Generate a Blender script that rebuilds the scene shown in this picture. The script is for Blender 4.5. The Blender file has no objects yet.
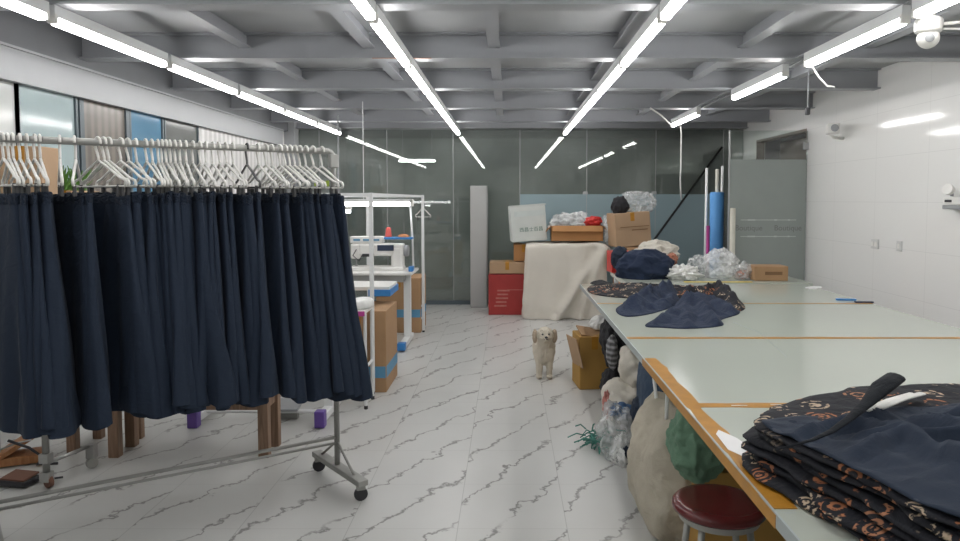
import bpy, bmesh, math, random
from mathutils import Vector, Matrix, Euler, noise
random.seed(7)
R = math.radians
SC = bpy.context.scene
COL = SC.collection
EYE = 1.5
PITCH = R(3.2)

# ------------------------------------------------------------------ helpers
def ray(px, py):
    u = (px - 508) / 700.0; v = (239 - py) / 700.0
    cp, sp = math.cos(PITCH), math.sin(PITCH)
    return Vector((u, cp + v * sp, -sp + v * cp))

def gp(px, py, z=None, y=None, x=None):
    d = ray(px, py)
    if z is not None: t = (z - EYE) / d.z
    elif y is not None: t = y / d.y
    else: t = x / d.x
    return Vector((0, 0, EYE)) + d * t

def tag(o, label=None, cat=None, group=None, kind=None):
    if label: o['label'] = label
    if cat: o['category'] = cat
    if group: o['group'] = group
    if kind: o['kind'] = kind
    return o

def thing(name, label, cat, loc=(0, 0, 0), rz=0.0, group=None):
    o = bpy.data.objects.new(name, None); COL.objects.link(o)
    o.empty_display_size = 0.1
    o.location = loc; o.rotation_euler = (0, 0, rz)
    return tag(o, label, cat, group)

def copy_tree(o, parent=None):
    c = o.copy(); COL.objects.link(c); c.parent = parent
    for ch in list(o.children): copy_tree(ch, c)
    return c

class MB:
    def __init__(self): self.bm = bmesh.new()
    def box(self, c, s, bev=0.0, rot=None, seg=2):
        t = bmesh.new()
        bmesh.ops.create_cube(t, size=1.0)
        bmesh.ops.scale(t, vec=s, verts=t.verts)
        if bev > 0:
            bmesh.ops.bevel(t, geom=list(t.edges), offset=bev, segments=seg, affect='EDGES', profile=0.5)
        m = Matrix.Translation(c)
        if rot is not None: m = m @ (rot.to_matrix().to_4x4() if isinstance(rot, Euler) else rot)
        bmesh.ops.transform(t, matrix=m, verts=t.verts)
        self._add(t); return self
    def _add(self, t):
        me = bpy.data.meshes.new('tmp'); t.to_mesh(me); t.free()
        self.bm.from_mesh(me); bpy.data.meshes.remove(me)
    def tube(self, pts, r, n=8, closed=False, flat=1.0):
        pts = [Vector(p) for p in pts]; N = len(pts)
        rr = r if isinstance(r, (list, tuple)) else [r] * N
        rings = []; up = None
        for i, p in enumerate(pts):
            if closed: t = pts[(i + 1) % N] - pts[i - 1]
            elif i == 0: t = pts[1] - pts[0]
            elif i == N - 1: t = pts[-1] - pts[-2]
            else: t = (pts[i + 1] - p).normalized() + (p - pts[i - 1]).normalized()
            t.normalize()
            if up is None:
                up = Vector((0, 0, 1)) if abs(t.z) < 0.9 else Vector((0, 1, 0))
            a = t.cross(up)
            if a.length < 1e-6: a = t.orthogonal()
            a.normalize(); b = a.cross(t).normalized(); up = b
            rings.append([self.bm.verts.new(p + a * (math.cos(2*math.pi*k/n) * rr[i]) + b * (math.sin(2*math.pi*k/n) * rr[i] * flat)) for k in range(n)])
        m = N if closed else N - 1
        for i in range(m):
            A, B = rings[i], rings[(i + 1) % N]
            for k in range(n):
                self.bm.faces.new((A[k], A[(k+1) % n], B[(k+1) % n], B[k]))
        if not closed:
            self.bm.faces.new(rings[0][::-1]); self.bm.faces.new(rings[-1])
        return self
    def lathe(self, prof, c=(0, 0, 0), n=24, rot=None):
        m = Matrix.Translation(c)
        if rot is not None: m = m @ rot.to_matrix().to_4x4()
        rings = []
        for r, z in prof:
            rings.append([self.bm.verts.new(m @ Vector((max(r, 1e-4)*math.cos(2*math.pi*k/n), max(r, 1e-4)*math.sin(2*math.pi*k/n), z))) for k in range(n)])
        for i in range(len(rings) - 1):
            A, B = rings[i], rings[i+1]
            for k in range(n): self.bm.faces.new((A[k], A[(k+1) % n], B[(k+1) % n], B[k]))
        self.bm.faces.new(rings[0][::-1]); self.bm.faces.new(rings[-1])
        return self
    def cyl(self, a, b, r, n=12): return self.tube([a, b], r, n)
    def ball(self, c, r, sub=3):
        t = bmesh.new(); bmesh.ops.create_icosphere(t, subdivisions=sub, radius=1.0)
        rv = r if isinstance(r, (tuple, list)) else (r, r, r)
        bmesh.ops.scale(t, vec=rv, verts=t.verts); bmesh.ops.translate(t, vec=c, verts=t.verts)
        self._add(t); return self
    def prism(self, pts, z0, z1):
        a = [self.bm.verts.new((x, y, z0)) for x, y in pts]; b = [self.bm.verts.new((x, y, z1)) for x, y in pts]
        n = len(pts)
        self.bm.faces.new(a[::-1]); self.bm.faces.new(b)
        for k in range(n): self.bm.faces.new((a[k], a[(k+1) % n], b[(k+1) % n], b[k]))
        return self
    def build(self, name, mat, parent=None, smooth=False, angle=None):
        bmesh.ops.recalc_face_normals(self.bm, faces=self.bm.faces)
        me = bpy.data.meshes.new(name); self.bm.to_mesh(me); self.bm.free()
        if smooth or angle:
            me.polygons.foreach_set('use_smooth', [True] * len(me.polygons))
            if angle: me.set_sharp_from_angle(angle=R(angle))
        me.materials.append(mat)
        o = bpy.data.objects.new(name, me); COL.objects.link(o)
        if parent: o.parent = parent
        return o

def fb(p, f=1.0, o=3): return noise.fractal(Vector(p) * f, 0.9, 2.1, o)
def rdg(p, f=1.0, o=3): return noise.ridged_multi_fractal(Vector(p) * f, 0.9, 2.0, o, 0.9, 1.6)

def blob(c, r, seed=0, amp=0.15, f=3.0, sub=5, floor=None, ridged=0.0, ex=1.0, rotz=0.0):
    """A closed crumpled sack: superellipsoid with folds, flattened where it rests."""
    mb = MB(); t = bmesh.new(); bmesh.ops.create_icosphere(t, subdivisions=sub, radius=1.0)
    cz, sz = math.cos(rotz), math.sin(rotz)
    off = Vector((seed * 7.3, seed * 3.1, seed * 1.7))
    for v in t.verts:
        p = v.co.copy()
        if ex != 1.0:
            m = (abs(p.x)**(2/ex) + abs(p.y)**(2/ex) + abs(p.z)**(2/ex))**(ex/2); p = p / m
        d = amp * fb(v.co + off, f)
        if ridged: d += ridged * (rdg(v.co * 1.0 + off, f * 0.8, 2) - 1.2) * 0.6
        p = p * (1 + d)
        x, y, z = p.x * r[0], p.y * r[1], p.z * r[2]
        x, y = x * cz - y * sz, x * sz + y * cz
        q = Vector((c[0] + x, c[1] + y, c[2] + z))
        if floor is not None and q.z < floor: q.z = floor
        v.co = q
    mb._add(t); return mb

def heap(outline, z0, h, seed=0, fold=0.02, f=6.0, power=2.2, rings=14, dense=96, edge=0.004, ridged=True, tilt=(0, 0), creases=()):
    """Cloth lying on a surface: closed mound over an irregular outline."""
    mb = MB(); bm = mb.bm
    P = [Vector((p[0], p[1])) for p in outline]; n = len(P)
    cen = sum(P, Vector((0, 0))) / n
    loop = []
    for i in range(dense):
        s = i / dense * n; k = int(s) % n; u = s - int(s)
        p0, p1, p2, p3 = P[k-1], P[k], P[(k+1) % n], P[(k+2) % n]
        q = 0.5 * ((2*p1) + (p2-p0)*u + (2*p0-5*p1+4*p2-p3)*u*u + (3*p1-p0-3*p2+p3)*u**3)
        loop.append(q)
    off = Vector((seed * 5.7, seed * 2.9, seed * 0.7))
    rows = []
    for j in range(1, rings + 1):
        s = j / rings
        row = []
        for q in loop:
            x, y = cen.x + (q.x - cen.x) * s, cen.y + (q.y - cen.y) * s
            base = h * (1 - s ** power)
            w = (1 - s ** 6)
            p3 = Vector((x, y, 0)) + off
            d = fold * (rdg(p3, f) - 1.2 if ridged else fb(p3, f)) * w
            cm = 0.0
            for (ca, cb, ch, cw) in creases:
                ab = cb - ca; u = max(0.0, min(1.0, (Vector((x, y)) - ca).dot(ab) / ab.length_squared))
                dd = (Vector((x, y)) - (ca + ab * u)).length
                wob = 1 + 0.35 * fb(p3, 8)
                cm = max(cm, ch * w * math.exp(-abs(dd / cw) ** 1.6) * wob)
            d += cm
            z = z0 + edge + max(0.0, base + d + (tilt[0]*(x-cen.x) + tilt[1]*(y-cen.y)) * w)
            row.append(bm.verts.new((x, y, z)))
        rows.append(row)
    c = bm.verts.new((cen.x, cen.y, z0 + edge + h + fold * (rdg(Vector((cen.x, cen.y, 0)) + off, f) - 1.2) * 0.5))
    N = dense
    for k in range(N): bm.faces.new((c, rows[0][k], rows[0][(k+1) % N]))
    for j in range(rings - 1):
        for k in range(N): bm.faces.new((rows[j][k], rows[j+1][k], rows[j+1][(k+1) % N], rows[j][(k+1) % N]))
    bot = [bm.verts.new((v.co.x * 0.995 + cen.x * 0.005, v.co.y * 0.995 + cen.y * 0.005, z0)) for v in rows[-1]]
    for k in range(N): bm.faces.new((rows[-1][k], bot[k], bot[(k+1) % N], rows[-1][(k+1) % N]))
    bm.faces.new(bot[::-1])
    return mb

def slab(outline, z0, th, seed=0, wob=0.012, inset=0.03, dense=140, zfun=None):
    """A folded garment layer with a rolled soft edge."""
    mb = MB(); bm = mb.bm
    P = [Vector((p[0], p[1])) for p in outline]; n = len(P)
    cen = sum(P, Vector((0, 0))) / n
    loop = []
    for i in range(dense):
        s = i / dense * n; k = int(s) % n; u = s - int(s)
        p0, p1, p2, p3 = P[k-1], P[k], P[(k+1) % n], P[(k+2) % n]
        loop.append(0.5 * ((2*p1) + (p2-p0)*u + (2*p0-5*p1+4*p2-p3)*u*u + (3*p1-p0-3*p2+p3)*u**3))
    off = Vector((seed * 3.7, seed * 1.9, seed * 2.7))
    prof = [(-0.5, -1.0), (-1, -1.0)] if False else None
    rows = []
    levels = [(0.35, 0.0), (0.8, 0.0), (0.96, 0.02), (1.0, 0.25), (1.012, 0.5), (1.0, 0.78), (0.965, 0.97), (0.9, 1.0), (0.75, 1.0), (0.5, 1.0), (0.25, 1.0)]
    for s, zz in levels:
        row = []
        for i, q in enumerate(loop):
            d = (q - cen)
            e = 1 + wob * fb(Vector((q.x, q.y, zz * 0.2)) + off, 7.0) * (2 if s > 0.9 else 0.5)
            x, y = cen.x + d.x * s * e, cen.y + d.y * s * e
            up = (zfun(x, y) if zfun else 0.0)
            wv = 0.25 * th * fb(Vector((x, y, 0)) + off, 9.0)
            row.append(bm.verts.new((x, y, z0 + up + th * zz + (wv if zz > 0.1 else 0))))
        rows.append(row)
    for j in range(len(rows) - 1):
        for k in range(dense): bm.faces.new((rows[j][k], rows[j+1][k], rows[j+1][(k+1) % dense], rows[j][(k+1) % dense]))
    bm.faces.new(rows[0][::-1]); bm.faces.new(rows[-1])
    return mb

def text_mesh(name, body, size, mat, parent, mtx):
    cu = bpy.data.curves.new(name, 'FONT'); cu.body = body; cu.size = size
    cu.align_x = 'CENTER'; cu.align_y = 'CENTER'; cu.extrude = 0.0006
    t = bpy.data.objects.new(name, cu); COL.objects.link(t)
    dg = bpy.context.evaluated_depsgraph_get(); dg.update()
    me = bpy.data.meshes.new_from_object(t.evaluated_get(dg))
    bpy.data.objects.remove(t); bpy.data.curves.remove(cu)
    me.transform(mtx); me.materials.clear(); me.materials.append(mat)
    o = bpy.data.objects.new(name, me); COL.objects.link(o)
    if parent: o.parent = parent
    return o

# ------------------------------------------------------------------ materials
class NT:
    def __init__(self, name):
        self.m = bpy.data.materials.new(name); self.m.use_nodes = True
        self.t = self.m.node_tree; self.t.nodes.clear()
        self.out = self.t.nodes.new('ShaderNodeOutputMaterial')
    def n(self, kind, ins=None, **kw):
        nd = self.t.nodes.new(kind)
        for k, v in kw.items(): setattr(nd, k, v)
        for k, v in (ins or {}).items(): self.s(nd.inputs[k], v)
        return nd
    def s(self, sock, v):
        if hasattr(v, 'is_output') or isinstance(v, bpy.types.NodeSocket): self.t.links.new(v, sock)
        elif isinstance(v, bpy.types.Node): self.t.links.new(v.outputs[0], sock)
        else:
            if isinstance(v, (tuple, list)) and len(v) == 3 and len(sock.default_value) == 4: v = (*v, 1)
            sock.default_value = v
    def math(self, op, a, b=0.0, c=0.0):
        nd = self.t.nodes.new('ShaderNodeMath'); nd.operation = op
        self.s(nd.inputs[0], a); self.s(nd.inputs[1], b); self.s(nd.inputs[2], c)
        return nd.outputs[0]
    def mix(self, f, a, b):
        nd = self.t.nodes.new('ShaderNodeMix'); nd.data_type = 'RGBA'
        self.s(nd.inputs[0], f); self.s(nd.inputs[6], a); self.s(nd.inputs[7], b)
        return nd.outputs[2]
    def coord(self, which='Object'): return self.n('ShaderNodeTexCoord').outputs[which]
    def ramp(self, f, lo, hi):
        nd = self.t.nodes.new('ShaderNodeMapRange'); nd.interpolation_type = 'SMOOTHSTEP'
        self.s(nd.inputs[0], f); self.s(nd.inputs[1], lo); self.s(nd.inputs[2], hi)
        return nd.outputs[0]
    def bsdf(self, color, rough=0.5, metal=0.0, bump=None, bs=0.3, bd=0.02, **kw):
        b = self.n('ShaderNodeBsdfPrincipled')
        self.s(b.inputs['Base Color'], color); self.s(b.inputs['Roughness'], rough); self.s(b.inputs['Metallic'], metal)
        for k, v in kw.items(): self.s(b.inputs[k.replace('_', ' ')], v)
        if bump is not None:
            bn = self.n('ShaderNodeBump', {'Strength': bs, 'Distance': bd, 'Height': bump})
            self.s(b.inputs['Normal'], bn.outputs[0])
        return b
    def done(self, sh):
        self.s(self.out.inputs['Surface'], sh if isinstance(sh, bpy.types.NodeSocket) else sh.outputs[0]); return self.m

def plain(name, c, rough=0.5, metal=0.0, var=0.12, scale=6.0, bump=0.0, bscale=60.0, detail=4.0, **kw):
    k = NT(name); co = k.coord()
    nz = k.n('ShaderNodeTexNoise', {'Vector': co, 'Scale': scale, 'Detail': detail})
    col = k.mix(nz.outputs[0], tuple(max(0, x*(1-var)) for x in c), tuple(min(1, x*(1+var)) for x in c))
    bp = k.n('ShaderNodeTexNoise', {'Vector': co, 'Scale': bscale, 'Detail': 3.0}).outputs[0] if bump else None
    return k.done(k.bsdf(col, rough, metal, bp, bump, 0.01, **kw))

def cloth(name, c, rough=0.85, wr=0.5, scale=9.0, var=0.15):
    k = NT(name); co = k.coord()
    a = k.n('ShaderNodeTexNoise', {'Vector': co, 'Scale': scale, 'Detail': 5.0, 'Distortion': 0.8}).outputs[0]
    f = k.n('ShaderNodeTexNoise', {'Vector': co, 'Scale': 350.0, 'Detail': 2.0}).outputs[0]
    h = k.math('ADD', a, k.math('MULTIPLY', f, 0.06))
    col = k.mix(f, tuple(x*(1-var) for x in c), tuple(min(1, x*(1+var)) for x in c))
    return k.done(k.bsdf(col, rough, 0.0, h, wr, 0.03, Sheen_Weight=0.03, Specular_IOR_Level=0.25))

def emit(name, c, s):
    k = NT(name); return k.done(k.n('ShaderNodeEmission', {'Color': c, 'Strength': s}))

def glass(name, tint, refl=1.6, rough=0.0, dust=0.0):
    k = NT(name)
    fr = k.n('ShaderNodeFresnel', {'IOR': 1.5}).outputs[0]
    f = k.math('MINIMUM', k.math('MULTIPLY', fr, refl), 1.0)
    tr = k.n('ShaderNodeBsdfTransparent', {'Color': tint}); gl = k.n('ShaderNodeBsdfGlossy', {'Color': (1, 1, 1), 'Roughness': rough})
    sh = k.n('ShaderNodeMixShader', {0: f, 1: tr.outputs[0], 2: gl.outputs[0]})
    if dust:  # pale diffuse haze mixed in to brighten the glass
        nz = k.n('ShaderNodeTexNoise', {'Vector': k.coord(), 'Scale': 1.3, 'Detail': 4.0}).outputs[0]
        df = k.n('ShaderNodeBsdfDiffuse', {'Color': (0.6, 0.64, 0.62)})
        sh = k.n('ShaderNodeMixShader', {0: k.math('MULTIPLY', nz, dust * 2), 1: sh.outputs[0], 2: df.outputs[0]})
    return k.done(sh)

def plastic_film(name, c, alpha=0.5, rough=0.18):
    k = NT(name); co = k.coord()
    nz = k.n('ShaderNodeTexNoise', {'Vector': co, 'Scale': 12.0, 'Detail': 4.0, 'Distortion': 1.2}).outputs[0]
    b = k.bsdf(c, rough, 0.0, nz, 0.35, 0.03)
    tr = k.n('ShaderNodeBsdfTransparent', {'Color': (0.96, 0.97, 0.97)})
    f = k.math('ADD', k.math('MULTIPLY', k.math('SUBTRACT', nz, 0.5), 0.9), alpha)
    return k.done(k.n('ShaderNodeMixShader', {0: k.math('MINIMUM', k.math('MAXIMUM', f, 0.05), 1.0), 1: tr.outputs[0], 2: b.outputs[0]}))

def floor_mat():
    k = NT('marble_tile'); co = k.coord(); sp = k.n('ShaderNodeSeparateXYZ', {0: co})
    x, y = sp.outputs[0], sp.outputs[1]
    T = 0.5
    tx = k.math('DIVIDE', k.math('ADD', x, 0.73), T); ty = k.math('DIVIDE', k.math('ADD', y, 0.38), T)
    ix = k.math('FLOOR', tx); iy = k.math('FLOOR', ty)
    fx = k.math('ABSOLUTE', k.math('SUBTRACT', k.math('FRACT', tx), 0.5)); fy = k.math('ABSOLUTE', k.math('SUBTRACT', k.math('FRACT', ty), 0.5))
    seamx = k.ramp(fx, 0.494, 0.5); seamy = k.ramp(fy, 0.494, 0.5)
    nz = k.n('ShaderNodeTexNoise', {'Vector': co, 'Scale': 3.2, 'Detail': 5.0, 'Roughness': 0.65}).outputs[0]
    nf = k.n('ShaderNodeTexNoise', {'Vector': co, 'Scale': 14.0, 'Detail': 4.0}).outputs[0]
    d = k.math('ADD', k.math('MULTIPLY', x, 2.9), k.math('MULTIPLY', y, -1.72))
    d = k.math('ADD', d, k.math('MULTIPLY', ix, 0.37))
    d = k.math('ADD', d, k.math('MULTIPLY', nz, 1.15))
    d = k.math('ADD', d, k.math('MULTIPLY', nf, 0.22))
    v = k.math('ABSOLUTE', k.math('SUBTRACT', k.math('FRACT', d), 0.5))
    wid = k.math('MULTIPLY', k.n('ShaderNodeTexNoise', {'Vector': co, 'Scale': 5.0, 'Detail': 3.0}).outputs[0], 0.11)
    line = k.math('SUBTRACT', 1.0, k.ramp(v, 0.004, wid))
    msk = k.ramp(k.n('ShaderNodeTexNoise', {'Vector': co, 'Scale': 2.6, 'Detail': 2.0}).outputs[0], 0.30, 0.46)
    line = k.math('MULTIPLY', line, k.math('MULTIPLY', msk, 0.85))
    cloud = k.n('ShaderNodeTexNoise', {'Vector': co, 'Scale': 1.2, 'Detail': 5.0}).outputs[0]
    base = k.mix(cloud, (0.48, 0.48, 0.465), (0.60, 0.60, 0.58))
    col = k.mix(line, base, (0.16, 0.15, 0.145))
    seam = k.math('MAXIMUM', k.math('MULTIPLY', seamx, 0.55), k.math('MULTIPLY', seamy, 0.28))
    col = k.mix(seam, col, (0.2, 0.2, 0.19))
    return k.done(k.bsdf(col, 0.3, 0.0, Specular_IOR_Level=0.35))

def wall_tile_mat(name, c, tw=0.8, th=0.4, rough=0.09):
    k = NT(name); co = k.coord(); sp = k.n('ShaderNodeSeparateXYZ', {0: co})
    u = k.math('DIVIDE', sp.outputs[1], tw); v = k.math('DIVIDE', k.math('ADD', sp.outputs[2], 0.12), th)
    fu = k.math('ABSOLUTE', k.math('SUBTRACT', k.math('FRACT', u), 0.5)); fv = k.math('ABSOLUTE', k.math('SUBTRACT', k.math('FRACT', v), 0.5))
    seam = k.math('MAXIMUM', k.ramp(fu, 0.4965, 0.5), k.ramp(fv, 0.494, 0.5))
    nz = k.n('ShaderNodeTexNoise', {'Vector': co, 'Scale': 1.5, 'Detail': 4.0}).outputs[0]
    col = k.mix(nz, tuple(x*0.96 for x in c), c)
    col = k.mix(k.math('MULTIPLY', seam, 0.35), col, (0.35, 0.35, 0.35))
    wv = k.n('ShaderNodeTexNoise', {'Vector': co, 'Scale': 4.0, 'Detail': 1.0}).outputs[0]
    return k.done(k.bsdf(col, rough, 0.0, wv, 0.02, 0.02))

def stripes_mat(name, c1, c2, axis=1, scale=60.0, rough=0.4):
    k = NT(name); co = k.coord(); sp = k.n('ShaderNodeSeparateXYZ', {0: co})
    s = k.math('SINE', k.math('MULTIPLY', sp.outputs[axis], scale))
    nz = k.n('ShaderNodeTexNoise', {'Vector': co, 'Scale': 3.0}).outputs[0]
    f = k.math('ADD', k.math('MULTIPLY', s, 0.4), nz)
    return k.done(k.bsdf(k.mix(k.ramp(f, 0.1, 0.95), c1, c2), rough))

def wood(name, a, b, rough=0.5):
    k = NT(name); co = k.coord()
    mp = k.n('ShaderNodeMapping', {'Vector': co, 'Scale': (22, 22, 2.2)})
    nz = k.n('ShaderNodeTexNoise', {'Vector': mp.outputs[0], 'Scale': 1.6, 'Detail': 6.0, 'Distortion': 1.2}).outputs[0]
    return k.done(k.bsdf(k.mix(k.ramp(nz, 0.3, 0.7), a, b), rough, 0.0, nz, 0.15, 0.005))

def cardboard(name, c, tape=None):
    k = NT(name); co = k.coord()
    nz = k.n('ShaderNodeTexNoise', {'Vector': co, 'Scale': 4.0, 'Detail': 5.0}).outputs[0]
    w = k.n('ShaderNodeTexNoise', {'Vector': co, 'Scale': 18.0, 'Detail': 3.0}).outputs[0]
    col = k.mix(nz, tuple(x*0.82 for x in c), tuple(min(1, x*1.12) for x in c))
    return k.done(k.bsdf(col, 0.75, 0.0, w, 0.12, 0.01))

def pattern_mat():
    k = NT('printed_cotton'); co = k.coord()
    dn = k.n('ShaderNodeTexNoise', {'Vector': co, 'Scale': 5.0, 'Detail': 1.0})
    vo = k.n('ShaderNodeTexVoronoi', {'Vector': co, 'Scale': 10.5, 'Randomness': 0.6})
    d = vo.outputs['Distance']; cr = k.n('ShaderNodeSeparateColor', {0: vo.outputs['Color']})
    r1 = k.math('MULTIPLY', k.ramp(d, 0.16, 0.19), k.math('SUBTRACT', 1.0, k.ramp(d, 0.25, 0.28)))
    r2 = k.math('MULTIPLY', k.ramp(d, 0.36, 0.38), k.math('SUBTRACT', 1.0, k.ramp(d, 0.45, 0.48)))
    core = k.math('SUBTRACT', 1.0, k.ramp(d, 0.09, 0.12))
    nf = k.n('ShaderNodeTexNoise', {'Vector': co, 'Scale': 70.0, 'Detail': 2.0}).outputs[0]
    n2 = k.n('ShaderNodeTexNoise', {'Vector': co, 'Scale': 30.0, 'Detail': 2.0}).outputs[0]
    brk = k.ramp(nf, 0.40, 0.50); br2 = k.ramp(n2, 0.47, 0.53)
    m = k.math('MAXIMUM', k.math('MULTIPLY', r1, brk), k.math('MAXIMUM', k.math('MULTIPLY', core, brk), k.math('MULTIPLY', k.math('MULTIPLY', r2, br2), brk)))
    m = k.math('MULTIPLY', m, k.ramp(cr.outputs[1], 0.2, 0.25))
    mot = k.mix(k.ramp(cr.outputs[0], 0.45, 0.55), (0.45, 0.18, 0.08), (0.58, 0.45, 0.32))
    col = k.mix(k.math('MULTIPLY', m, 0.85), (0.011, 0.012, 0.017), mot)
    wr = k.n('ShaderNodeTexNoise', {'Vector': co, 'Scale': 12.0, 'Detail': 5.0, 'Distortion': 0.7}).outputs[0]
    return k.done(k.bsdf(col, 0.75, 0.0, wr, 0.5, 0.03, Specular_IOR_Level=0.3))

M = {}
M['floor'] = floor_mat()
M['wall_tile'] = wall_tile_mat('white_wall_tile', (0.84, 0.835, 0.82))
M['wall_left'] = plain('left_wall_paint', (0.6, 0.6, 0.59), 0.6)
M['blind'] = stripes_mat('pale_vertical_blind', (0.5, 0.49, 0.48), (0.68, 0.67, 0.66), 1, 55.0, 0.45)
M['wall_dark'] = plain('far_room_wall', (0.55, 0.60, 0.56), 0.7)
M['wall_behind'] = plain('rear_wall_paint', (0.5, 0.52, 0.5), 0.6)
M['deck'] = plain('deck_paint', (0.37, 0.38, 0.39), 0.55, var=0.06, scale=2.0)
M['beam'] = plain('grey_beam_paint', (0.32, 0.33, 0.35), 0.42, var=0.08, scale=3.0)
M['fascia'] = plain('pale_fascia_paint', (0.33, 0.34, 0.35), 0.45, var=0.05)
M['dark_beam'] = plain('dark_grey_beam_paint', (0.14, 0.145, 0.155), 0.5)
M['cabinet'] = plain('pale_grey_cabinet', (0.46, 0.465, 0.455), 0.45, var=0.04)
M['rust'] = plain('rust_primer', (0.3, 0.13, 0.06), 0.7)
M['lamp'] = emit('tube_light', (1.0, 0.985, 0.97), 24.0)
M['lamp_dim'] = emit('work_lamp_light', (1.0, 1.0, 1.0), 12.0)
M['white_metal'] = plain('white_enamel', (0.75, 0.76, 0.76), 0.35, var=0.04)
M['white_plastic'] = plain('white_plastic', (0.78, 0.77, 0.74), 0.4, var=0.04)
M['plate'] = plain('plate_plastic', (0.6, 0.6, 0.59), 0.4, var=0.03)
M['grey_plastic'] = plain('grey_plastic', (0.3, 0.31, 0.32), 0.45)
M['dark_grey'] = plain('charcoal_plastic', (0.07, 0.07, 0.072), 0.4)
M['dark_plastic'] = plain('dark_plastic', (0.03, 0.03, 0.035), 0.4)
M['black_metal'] = plain('black_metal', (0.02, 0.022, 0.022), 0.5, 0.3)
M['steel'] = plain('brushed_steel', (0.42, 0.42, 0.41), 0.35, 0.85, var=0.1)
M['dull_steel'] = plain('dull_steel', (0.36, 0.36, 0.34), 0.45, 0.4, var=0.2)
M['rust_steel'] = plain('worn_brown_steel', (0.2, 0.1, 0.07), 0.6, 0.4)
M['glass'] = glass('dark_partition_glass', (0.84, 0.89, 0.86), 1.7, dust=0.15)  # dust value sets painted haze that lifts the dark panes
M['film'] = plain('blue_grey_frost_film', (0.30, 0.40, 0.43), 0.3, var=0.08, scale=1.5)
M['clear_glass'] = glass('clear_door_glass', (0.86, 0.9, 0.88), 1.3)
M['door_film'] = plain('grey_green_frost_film', (0.31, 0.345, 0.325), 0.3, var=0.05)
M['lettering'] = plain('grey_lettering', (0.19, 0.205, 0.195), 0.5)
M['pale_line'] = plain('pale_line', (0.55, 0.6, 0.58), 0.5)
M['door_brown'] = plain('brown_corridor_wall', (0.16, 0.125, 0.105), 0.5)
M['alu'] = plain('aluminium_trim', (0.45, 0.46, 0.46), 0.4, 0.5)
M['dark_frame'] = plain('dark_frame', (0.09, 0.115, 0.13), 0.4)
M['pane_pale'] = plain('pale_grey_pane', (0.5, 0.52, 0.51), 0.12, var=0.1, scale=2)  # pane base colours carry painted-in reflections
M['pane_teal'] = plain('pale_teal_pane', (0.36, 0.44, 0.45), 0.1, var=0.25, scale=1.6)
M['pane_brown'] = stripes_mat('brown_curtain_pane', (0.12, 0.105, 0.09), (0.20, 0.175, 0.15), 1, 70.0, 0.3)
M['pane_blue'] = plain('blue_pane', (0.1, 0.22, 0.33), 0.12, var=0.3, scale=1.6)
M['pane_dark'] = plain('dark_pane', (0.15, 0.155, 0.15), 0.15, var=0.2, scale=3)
M['navy'] = cloth('navy_skirt_cloth', (0.013, 0.022, 0.041), 0.75, 0.25, 14.0)
M['navy_light'] = cloth('navy_jacket_cloth', (0.018, 0.029, 0.06), 0.8, 0.6, 10.0)
M['navy_band'] = cloth('navy_waistband_cloth', (0.012, 0.020, 0.037), 0.8, 0.8, 45.0)
M['black_cloth'] = cloth('black_strap_cloth', (0.007, 0.009, 0.013), 0.85)
M['pattern'] = pattern_mat()
M['canvas'] = cloth('cream_canvas', (0.68, 0.64, 0.57), 0.85, 0.35, 5.0, 0.06)
M['sack'] = cloth('beige_sack_cloth', (0.45, 0.41, 0.33), 0.85, 0.7, 7.0, 0.1)
M['cream'] = cloth('cream_cloth', (0.64, 0.60, 0.53), 0.85, 0.4, 7.0)
M['green_cloth'] = cloth('green_cloth', (0.12, 0.215, 0.145), 0.75, 0.8, 8.0)
M['grey_cloth'] = stripes_mat('grey_check_cloth', (0.08, 0.08, 0.085), (0.3, 0.3, 0.31), 2, 160.0, 0.8)
M['dark_cloth'] = cloth('dark_cloth', (0.025, 0.025, 0.028), 0.85)
M['denim'] = cloth('denim_cloth', (0.035, 0.06, 0.10), 0.8)
M['table_top'] = plain('pale_table_laminate', (0.50, 0.535, 0.475), 0.13, var=0.03, scale=1.5)
M['table_edge'] = plain('table_edge_metal', (0.36, 0.40, 0.40), 0.4)
M['tape'] = plain('orange_brown_tape', (0.42, 0.195, 0.022), 0.4, var=0.35, scale=12, Specular_IOR_Level=0.3)
M['white_tape'] = plain('white_tape', (0.8, 0.8, 0.8), 0.25)
M['card'] = cardboard('kraft_card', (0.40, 0.24, 0.125))
M['card_light'] = cardboard('light_kraft_card', (0.42, 0.28, 0.17))
M['card_orange'] = cardboard('orange_kraft_card', (0.42, 0.205, 0.075))
M['card_yellow'] = cardboard('yellow_taped_card', (0.43, 0.245, 0.06))
M['white_card'] = cardboard('white_card', (0.62, 0.65, 0.62))
M['blue_print'] = plain('blue_print', (0.1, 0.28, 0.45), 0.6)
M['green_print'] = plain('green_print', (0.06, 0.16, 0.12), 0.6)
M['brown_print'] = plain('brown_print', (0.2, 0.11, 0.05), 0.7)
M['red'] = plain('red_carton_print', (0.34, 0.03, 0.028), 0.45, var=0.2)
M['pink_print'] = plain('pink_print', (0.46, 0.17, 0.14), 0.6, var=0.4, scale=25)
M['red_plastic'] = plain('red_plastic', (0.6, 0.03, 0.025), 0.35)
M['bag'] = plastic_film('clear_bag_film', (0.9, 0.91, 0.91), 0.32)
M['bag_dense'] = plastic_film('milky_bag_film', (0.9, 0.91, 0.91), 0.5)
M['bag_white'] = plain('white_bag_film', (0.75, 0.75, 0.73), 0.3, bump=0.5, bscale=25)
M['blue_foam'] = plain('blue_foam', (0.10, 0.32, 0.68), 0.6, var=0.08)
M['blue_paint'] = plain('bright_blue_paint', (0.04, 0.22, 0.55), 0.4)
M['purple'] = plain('purple_plastic', (0.13, 0.07, 0.32), 0.4)
M['magenta'] = plain('magenta_trim', (0.5, 0.06, 0.3), 0.5)
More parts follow.
